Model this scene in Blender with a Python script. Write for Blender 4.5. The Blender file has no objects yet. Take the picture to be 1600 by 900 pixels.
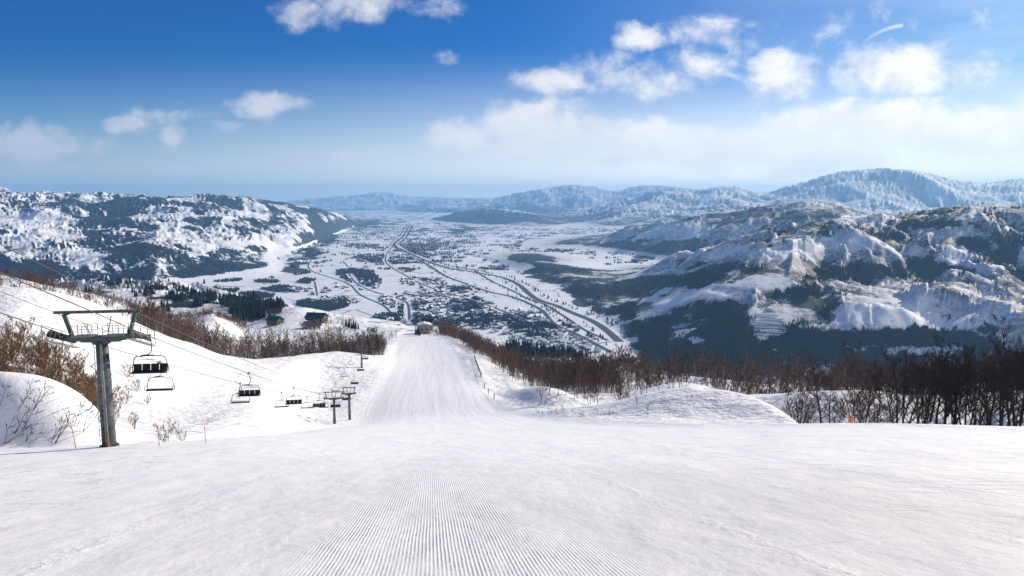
import bpy, math, random
import numpy as np

# ------------------------------------------------------------------ camera, sky, sun, exposure
S = bpy.context.scene
COL = S.collection
FPX, PITCH, CAMZ, FLOOR = 1100.0, math.radians(7.15), 450.0, 0.0
cam_d = bpy.data.cameras.new('camera')
cam_d.sensor_width = 36.0
cam_d.lens = 36.0 * FPX / 1600.0
cam_d.clip_start = 0.1
cam_d.clip_end = 120000.0
cam = bpy.data.objects.new('camera', cam_d)
COL.objects.link(cam)
cam.location = (0, 0, CAMZ)
cam.rotation_euler = (math.radians(90) - PITCH, 0, 0)
S.camera = cam

SUN_AZ, SUN_EL = math.radians(49), math.radians(24.5)      # azimuth to the right of the view direction
S.view_settings.view_transform = 'Standard'
S.view_settings.look = 'None'
S.view_settings.gamma = 1.0
S.view_settings.use_curve_mapping = False
S.view_settings.exposure = 0.20
S.cycles.max_bounces = 5
S.cycles.diffuse_bounces = 3
S.cycles.glossy_bounces = 2
S.cycles.transmission_bounces = 2
S.cycles.volume_bounces = 1
S.cycles.use_denoising = True
try:
    S.cycles.denoiser = 'OPENIMAGEDENOISE'
    S.cycles.denoising_prefilter = 'ACCURATE'
except Exception:
    pass

HAZE_DENSITY = 4.3e-5
HAZE_COLOR = (0.26, 0.55, 0.90, 1)
SKY_STRENGTH = 0.092

sun_d = bpy.data.lights.new('sun', 'SUN')
sun_d.energy = 4.8
sun_d.angle = math.radians(0.55)
sun_d.color = (1.0, 0.885, 0.73)
sun = bpy.data.objects.new('sun', sun_d)
COL.objects.link(sun)
sun.location = (300, 100, 900)
from mathutils import Vector, Matrix
sdir = Vector((math.sin(SUN_AZ) * math.cos(SUN_EL), math.cos(SUN_AZ) * math.cos(SUN_EL), math.sin(SUN_EL)))
sun.rotation_euler = (-sdir).to_track_quat('-Z', 'Y').to_euler()


class NT:
    """short-hand for building node trees"""
    def __init__(s, tree):
        s.t = tree

    def n(s, typ, **kw):
        nd = s.t.nodes.new(typ)
        for k, v in kw.items():
            setattr(nd, k, v)
        return nd

    def put(s, sock, v):
        if isinstance(v, bpy.types.NodeSocket):
            s.t.links.new(v, sock)
        else:
            sock.default_value = v

    def math(s, op, a, b=0.0, c=0.0, clamp=False):
        nd = s.n('ShaderNodeMath', operation=op, use_clamp=clamp)
        s.put(nd.inputs[0], a); s.put(nd.inputs[1], b); s.put(nd.inputs[2], c)
        return nd.outputs[0]

    def vmath(s, op, a, b=(0, 0, 0)):
        nd = s.n('ShaderNodeVectorMath', operation=op)
        s.put(nd.inputs[0], a); s.put(nd.inputs[1], b)
        return nd.outputs[0] if op not in ('LENGTH', 'DOT_PRODUCT', 'DISTANCE') else nd.outputs[1]

    def smooth(s, v, a, b, lo=0.0, hi=1.0):
        nd = s.n('ShaderNodeMapRange', interpolation_type='SMOOTHSTEP')
        s.put(nd.inputs[0], v)
        for i, x in ((1, a), (2, b), (3, lo), (4, hi)):
            s.put(nd.inputs[i], x)
        return nd.outputs[0]

    def mix(s, f, a, b, blend='MIX'):
        nd = s.n('ShaderNodeMix', data_type='RGBA', blend_type=blend)
        s.put(nd.inputs[0], f); s.put(nd.inputs[6], a); s.put(nd.inputs[7], b)
        return nd.outputs[2]

    def noise(s, vec, scale, detail=3.0, rough=0.5, dist=0.0, dim='3D'):
        nd = s.n('ShaderNodeTexNoise', noise_dimensions=dim)
        s.put(nd.inputs['Vector'], vec)
        nd.inputs['Scale'].default_value = scale
        nd.inputs['Detail'].default_value = detail
        nd.inputs['Roughness'].default_value = rough
        nd.inputs['Distortion'].default_value = dist
        return nd.outputs['Fac']

    def comb(s, x, y, z=0.0):
        nd = s.n('ShaderNodeCombineXYZ')
        s.put(nd.inputs[0], x); s.put(nd.inputs[1], y); s.put(nd.inputs[2], z)
        return nd.outputs[0]


def build_world():
    w = bpy.data.worlds.new('World')
    S.world = w
    w.use_nodes = True
    t = w.node_tree
    t.nodes.clear()
    q = NT(t)
    sky = q.n('ShaderNodeTexSky', sky_type='NISHITA')
    sky.sun_disc = False
    sky.sun_elevation = SUN_EL
    sky.sun_rotation = SUN_AZ
    sky.altitude = 900
    sky.air_density = 1.0
    sky.dust_density = 0.8
    sky.ozone_density = 5.0
    hs = q.n('ShaderNodeHueSaturation')
    hs.inputs['Saturation'].default_value = 1.5
    hs.inputs['Value'].default_value = 1.0
    t.links.new(sky.outputs[0], hs.inputs['Color'])
    base = q.mix(1.0, hs.outputs[0], (0.085, 0.58, 0.80, 1), 'MULTIPLY')
    # clouds, laid out by world direction: azimuth slope u = x/y and height slope v = z/y
    tc = q.n('ShaderNodeTexCoord')
    sp = q.n('ShaderNodeSeparateXYZ')
    t.links.new(tc.outputs['Generated'], sp.inputs[0])
    yy = q.math('MAXIMUM', sp.outputs[1], 0.05)
    u = q.math('DIVIDE', sp.outputs[0], yy)
    v = q.math('DIVIDE', sp.outputs[2], yy)
    cu = q.comb(u, q.math('MULTIPLY', v, 1.7), 0.0)
    warp = q.noise(cu, 5.0, 4, 0.6)
    warp2 = q.noise(q.vmath('ADD', cu, (7.3, 2.1, 0)), 5.0, 4, 0.6)
    uw = q.math('ADD', u, q.math('MULTIPLY', q.math('SUBTRACT', warp, 0.5), 0.10))
    vw = q.math('ADD', v, q.math('MULTIPLY', q.math('SUBTRACT', warp2, 0.5), 0.05))

    def uv(px, py):
        a, b = (px - 800) / FPX, (450 - py) / FPX
        y = math.cos(PITCH) + b * math.sin(PITCH)
        return a / y, (-math.sin(PITCH) + b * math.cos(PITCH)) / y
    blobs = [(855, 125, 75, 28, .75), (1000, 58, 45, 26, .70), (1085, 100, 75, 30, .68), (1000, 130, 95, 28, .72),
             (1135, 70, 60, 28, .55), (1225, 112, 62, 40, .8), (1100, 62, 120, 34, .5), (930, 105, 60, 30, .5), (1410, 105, 85, 50, .85), (1520, 120, 90, 40, .5), (1440, 140, 38, 22, .75),
             (425, 168, 58, 26, .88), (55, 228, 95, 28, .80), (190, 195, 48, 18, .60), (265, 212, 24, 24, .72),
             (335, 200, 50, 13, .50), (265, 158, 30, 12, .35), (480, 20, 60, 26, .60), (560, 5, 75, 26, .70),
             (665, 18, 55, 20, .45), (690, 92, 28, 20, .45), (715, 215, 60, 30, .75), (850, 205, 110, 46, 1.0), (880, 215, 150, 34, .9), (1100, 232, 230, 34, .85),
             (960, 250, 36, 20, .8), (1010, 225, 70, 32, .85), (1180, 225, 110, 36, .85), (1300, 205, 130, 42, 1.0),
             (1400, 195, 110, 36, 1.0), (1300, 245, 110, 26, .9), (1500, 215, 120, 40, .9), (1590, 200, 90, 42, 1.0),
             (1700, 190, 150, 60, 1.0), (1250, 40, 190, 30, .38), (1480, 40, 140, 40, .35), (350, 268, 330, 12, .5), (120, 258, 200, 9, .42), (560, 240, 200, 12, .42), (230, 180, 110, 14, .42),
             (-100, 200, 90, 26, .8), (1800, 90, 160, 50, .8), (760, -70, 200, 30, .7), (1150, -110, 300, 40, .6)]
    dens = None
    for (px, py, rx, ry, k) in blobs:
        u0, v0 = uv(px, py)
        e = q.vmath('LENGTH', q.comb(q.math('MULTIPLY_ADD', uw, FPX / rx, -u0 * FPX / rx),
                                     q.math('MULTIPLY_ADD', vw, FPX / ry, -v0 * FPX / ry)))
        m = q.math('MULTIPLY', q.smooth(e, 1.75, 0.0), k)
        dens = m if dens is None else q.math('MAXIMUM', dens, m)
    n1 = q.noise(q.comb(u, q.math('MULTIPLY', v, 1.35), 3.0), 11.0, 9, 0.62, 0.35)
    n2 = q.noise(q.comb(u, q.math('MULTIPLY', v, 1.2), 9.0), 34.0, 6, 0.6, 0.2)
    tex = q.math('ADD', q.math('MULTIPLY', n1, 0.75), q.math('MULTIPLY', n2, 0.25))
    a = q.math('ADD', q.math('MULTIPLY', dens, 0.62), q.math('MULTIPLY', tex, 0.95))
    alpha = q.smooth(q.math('ADD', q.math('MULTIPLY', dens, .95), q.math('MULTIPLY_ADD', tex, 1.75, -.875)), 0.20, 0.74)
    alpha = q.math('MULTIPLY', alpha, q.smooth(dens, 0.02, 0.2))
    # thin high veil, growing toward the sun side
    veil = q.math('MULTIPLY', q.noise(q.comb(u, q.math('MULTIPLY', v, 3.0), 5.0), 3.5, 6, 0.6, 0.6),
                  q.smooth(u, -0.05, 0.85, 0.0, 0.95))
    veil = q.math('MULTIPLY', veil, q.smooth(v, -0.1, 0.1))
    # the trail of an aircraft
    u0, v0 = uv(1350, 66); u1, v1 = uv(1408, 40)
    du, dv = u1 - u0, v1 - v0
    L2 = du * du + dv * dv
    tt = q.math('DIVIDE', q.math('ADD', q.math('MULTIPLY_ADD', u, du, -u0 * du), q.math('MULTIPLY_ADD', v, dv, -v0 * dv)), L2, clamp=True)
    bow = q.math('MULTIPLY', q.math('MULTIPLY', tt, q.math('SUBTRACT', 1.0, tt)), 0.018)
    ex = q.math('SUBTRACT', u, q.math('MULTIPLY_ADD', tt, du, u0))
    ey = q.math('SUBTRACT', q.math('SUBTRACT', v, q.math('MULTIPLY_ADD', tt, dv, v0)), bow)
    dist = q.vmath('LENGTH', q.comb(ex, ey))
    trail = q.math('MULTIPLY', q.smooth(dist, 0.0042, 0.0006), q.smooth(tt, 0.0, 0.6, 0.1, 0.55))
    lit = q.smooth(u, -0.8, 0.75)
    ccol = q.mix(lit, (6.4, 6.5, 7.4, 1), (12.5, 12.0, 11.2, 1))
    ccol = q.mix(q.smooth(tex, 0.35, 0.75), q.mix(0.22, ccol, (3.6, 4.3, 6.0, 1)), ccol)
    veilc = q.mix(lit, (5.0, 6.6, 9.0, 1), (9.8, 10.2, 10.8, 1))
    low = q.math('MULTIPLY', q.smooth(v, 0.215, -0.05), q.smooth(u, -0.7, 0.6, 0.60, 1.0))
    low = q.math('MULTIPLY', low, q.math('MULTIPLY', q.smooth(v, -0.20, -0.09), q.smooth(sp.outputs[1], 0.05, 0.3)))
    base = q.mix(low, base, q.mix(lit, q.mix(q.smooth(v, 0.13, 0.01), (6.6, 8.2, 8.8, 1), (13.0, 11.4, 9.6, 1)), (22.0, 19.0, 16.0, 1)))
    c = q.mix(q.math('MULTIPLY', veil, 0.8), base, veilc)
    c = q.mix(q.math('MULTIPLY', alpha, 0.94), c, ccol)
    c = q.mix(trail, c, (11, 11, 11, 1))
    bg = q.n('ShaderNodeBackground')
    bg.inputs['Strength'].default_value = SKY_STRENGTH
    t.links.new(c, bg.inputs['Color'])
    out = q.n('ShaderNodeOutputWorld')
    t.links.new(bg.outputs[0], out.inputs['Surface'])
    try:
        w.cycles.sampling_method = 'MANUAL'
        w.cycles.sample_map_resolution = 512
    except Exception:
        pass


build_world()

# ------------------------------------------------------------------ helpers
CP, SP = math.cos(PITCH), math.sin(PITCH)


def uvpix(px, py):
    a, b = (px - 800) / FPX, (450 - py) / FPX
    y = CP + b * SP
    return a / y, (-SP + b * CP) / y


def W(px, py, Y):
    """world point seen at photo position (px, py), Y metres ahead"""
    u, v = uvpix(px, py)
    return np.array((u * Y, Y, CAMZ + v * Y))


def Wf(px, py):
    """point of the valley floor seen at (px, py)"""
    u, v = uvpix(px, py)
    Y = CAMZ / -v
    return np.array((u * Y, Y))


def project(x, y, z):
    zz = z - CAMZ
    d = y * CP - zz * SP
    return 800 + FPX * x / d, 450 - FPX * (y * SP + zz * CP) / d


def tag(o, label=None, cat=None, group=None, kind=None):
    if label: o['label'] = label
    if cat: o['category'] = cat
    if group: o['group'] = group
    if kind: o['kind'] = kind
    return o


def empty(name, loc, rz=0.0):
    o = bpy.data.objects.new(name, None)
    COL.objects.link(o)
    o.location = loc
    o.rotation_euler = (0, 0, rz)
    o.empty_display_size = 0.3
    return o


def raw_mesh(name, V, F, smooth=False):
    """V (n,3), F list of (m,k) index arrays"""
    me = bpy.data.meshes.new(name)
    V = np.asarray(V, np.float32)
    if not isinstance(F, (list, tuple)):
        F = [F]
    F = [np.asarray(f, np.int32) for f in F if len(f)]
    me.vertices.add(len(V))
    me.vertices.foreach_set('co', V.ravel())
    nl = sum(f.size for f in F)
    npoly = sum(len(f) for f in F)
    me.loops.add(nl)
    me.polygons.add(npoly)
    me.loops.foreach_set('vertex_index', np.concatenate([f.ravel() for f in F]))
    tot = np.concatenate([np.full(len(f), f.shape[1], np.int32) for f in F])
    st = np.concatenate([[0], np.cumsum(tot)[:-1]]).astype(np.int32)
    me.polygons.foreach_set('loop_start', st)
    try:
        me.polygons.foreach_set('loop_total', tot)
    except Exception:
        pass
    me.polygons.foreach_set('use_smooth', np.full(npoly, smooth, bool))
    me.update(calc_edges=True)
    return me


def link(name, me, mats, parent=None, loc=None):
    o = bpy.data.objects.new(name, me)
    COL.objects.link(o)
    if not isinstance(mats, (list, tuple)):
        mats = [mats]
    for m in mats:
        me.materials.append(m)
    if parent is not None:
        o.parent = parent
    if loc is not None:
        o.location = loc
    return o


def add_attr(me, name, arr):
    a = me.attributes.new(name, 'FLOAT', 'POINT')
    a.data.foreach_set('value', np.asarray(arr, np.float32))


class MB:
    """collects shapes into one mesh"""
    def __init__(s):
        s.V, s.F, s.M, s.n = [], [], [], 0

    def add(s, V, F, mat=0):
        V = np.asarray(V, float)
        s.V.append(V)
        for f in F:
            s.F.append([i + s.n for i in f]); s.M.append(mat)
        s.n += len(V)
        return s

    def box(s, c, size, R=None, mat=0, bev=0.0):
        sx, sy, sz = [k / 2 for k in size]
        if bev > 0:
            pts = []
            b = min(bev, sx * .9, sy * .9, sz * .9)
            for z in (-sz, -sz + b, sz - b, sz):
                q = b if abs(z) == sz else 0
                ring = [(sx - q, -sy + b), (sx - q, sy - b), (sx - b, sy - q), (-sx + b, sy - q), (-sx + q, sy - b), (-sx + q, -sy + b), (-sx + b, -sy + q), (sx - b, -sy + q)]
                pts += [(x, y, z) for x, y in ring]
            V = np.array(pts)
            F = [list(range(7, -1, -1)), list(range(24, 32))]
            for k in range(3):
                for i in range(8):
                    F.append([k * 8 + i, k * 8 + (i + 1) % 8, k * 8 + 8 + (i + 1) % 8, k * 8 + 8 + i])
        else:
            V = np.array([(x, y, z) for z in (-sz, sz) for x, y in ((-sx, -sy), (sx, -sy), (sx, sy), (-sx, sy))])
            F = [[3, 2, 1, 0], [4, 5, 6, 7], [0, 1, 5, 4], [1, 2, 6, 5], [2, 3, 7, 6], [3, 0, 4, 7]]
        if R is not None:
            V = V @ np.array(R).T
        return s.add(V + np.array(c), F, mat)

    def tube(s, pts, r, sides=8, mat=0, caps=True):
        pts = [np.array(p, float) for p in pts]
        n = len(pts)
        rs = r if isinstance(r, (list, tuple)) else [r] * n
        V, F = [], []
        up = None
        for i, p in enumerate(pts):
            d = pts[min(i + 1, n - 1)] - pts[max(i - 1, 0)]
            d = d / (np.linalg.norm(d) + 1e-9)
            if up is None:
                up = np.array((0, 0, 1.0)) if abs(d[2]) < .9 else np.array((1.0, 0, 0))
            a = np.cross(d, up); a /= np.linalg.norm(a)
            b = np.cross(a, d)
            up = b
            for k in range(sides):
                t = 2 * math.pi * k / sides
                V.append(p + rs[i] * (a * math.cos(t) + b * math.sin(t)))
        for i in range(n - 1):
            for k in range(sides):
                F.append([i * sides + k, i * sides + (k + 1) % sides, (i + 1) * sides + (k + 1) % sides, (i + 1) * sides + k])
        if caps:
            F.append(list(range(sides - 1, -1, -1)))
            F.append([(n - 1) * sides + k for k in range(sides)])
        return s.add(V, F, mat)

    def bar(s, p, q, w, h, mat=0):
        """square bar from p to q"""
        p, q = np.array(p, float), np.array(q, float)
        d = q - p; L = np.linalg.norm(d); d /= L
        up = np.array((0, 0, 1.0)) if abs(d[2]) < .95 else np.array((0, 1.0, 0))
        a = np.cross(up, d); a /= np.linalg.norm(a)
        b = np.cross(d, a)
        R = np.stack([a, d, b], 1)
        return s.box((p + q) / 2, (w, L, h), R, mat)

    def disc(s, c, axis, r, th, sides=14, mat=0):
        axis = np.array(axis, float); axis /= np.linalg.norm(axis)
        c = np.array(c, float)
        return s.tube([c - axis * th / 2, c + axis * th / 2], r, sides, mat)

    def build(s, name, mats, parent=None, loc=None, smooth=False):
        me = bpy.data.meshes.new(name)
        me.from_pydata(np.concatenate(s.V).tolist(), [], s.F)
        o = link(name, me, mats, parent, loc)
        if any(s.M):
            me.polygons.foreach_set('material_index', s.M)
        if smooth:
            me.polygons.foreach_set('use_smooth', [len(f) == 4 for f in s.F])
        me.update()
        return o


# ---- numpy noise
def _hash(ix, iy, seed):
    h = (ix.astype(np.int64) * 374761393 + iy.astype(np.int64) * 668265263 + seed * 1274126177) & 0xFFFFFFFF
    h = ((h ^ (h >> 13)) * 1274126177) & 0xFFFFFFFF
    return (h ^ (h >> 16)) & 0xFFFFFFFF


def perlin(x, y, seed=0):
    ix, iy = np.floor(x), np.floor(y)
    fx, fy = x - ix, y - iy
    ux, uy = fx * fx * fx * (fx * (fx * 6 - 15) + 10), fy * fy * fy * (fy * (fy * 6 - 15) + 10)

    def g(dx, dy):
        a = _hash(ix + dx, iy + dy, seed) * (2 * np.pi / 4294967296.0)
        return np.cos(a) * (fx - dx) + np.sin(a) * (fy - dy)
    n0 = g(0, 0); n1 = g(1, 0)
    a = n0 + (n1 - n0) * ux
    n0 = g(0, 1); n1 = g(1, 1)
    b = n0 + (n1 - n0) * ux
    return (a + (b - a) * uy) * 1.45


def fbm(x, y, octv=5, gain=.5, seed=0, ridged=False):
    s, a, f, tot = 0, 1.0, 1.0, 0
    for k in range(octv):
        n = perlin(x * f + 17.1 * k, y * f - 9.7 * k, seed + k)
        if ridged:
            n = 1 - 2 * np.abs(n)
        s = s + a * n
        tot += a
        a *= gain
        f *= 2.03
    return s / tot


def sstep(a, b, x):
    t = np.clip((x - a) / (b - a), 0, 1)
    return t * t * (3 - 2 * t)


def pchip(xk, yk, x):
    """monotone cubic through (xk, yk); clamps outside"""
    xk, yk = np.asarray(xk, float), np.asarray(yk, float)
    h = np.diff(xk); dl = np.diff(yk) / h
    m = np.zeros_like(yk)
    s = dl[:-1] * dl[1:] > 0
    w1, w2 = 2 * h[1:] + h[:-1], h[1:] + 2 * h[:-1]
    mm = np.zeros(len(xk) - 2)
    mm[s] = (w1 + w2)[s] / (w1[s] / dl[:-1][s] + w2[s] / dl[1:][s])
    m[1:-1] = mm
    m[0], m[-1] = dl[0], dl[-1]
    x = np.clip(x, xk[0], xk[-1])
    i = np.clip(np.searchsorted(xk, x) - 1, 0, len(xk) - 2)
    t = (x - xk[i]) / h[i]
    t2, t3 = t * t, t * t * t
    return (2 * t3 - 3 * t2 + 1) * yk[i] + (t3 - 2 * t2 + t) * h[i] * m[i] + (-2 * t3 + 3 * t2) * yk[i + 1] + (t3 - t2) * h[i] * m[i + 1]


# ------------------------------------------------------------------ terrain
_bk = [0, 20, 60, 100, 140, 178, 200, 290, 370, 480, 600, 700, 800, 1000, 1300, 1700, 2100, 60000]
_bz = [-2.6, -8.72, -20.96, -33.2, -45.4, -56.2, -60.2, -71.7, -82.7, -96, -111.5, -120, -135, -200, -330, -436, -450, -450]


def base_z(Y):
    return CAMZ + pchip(_bk, _bz, Y)


FL = 'F'
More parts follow.
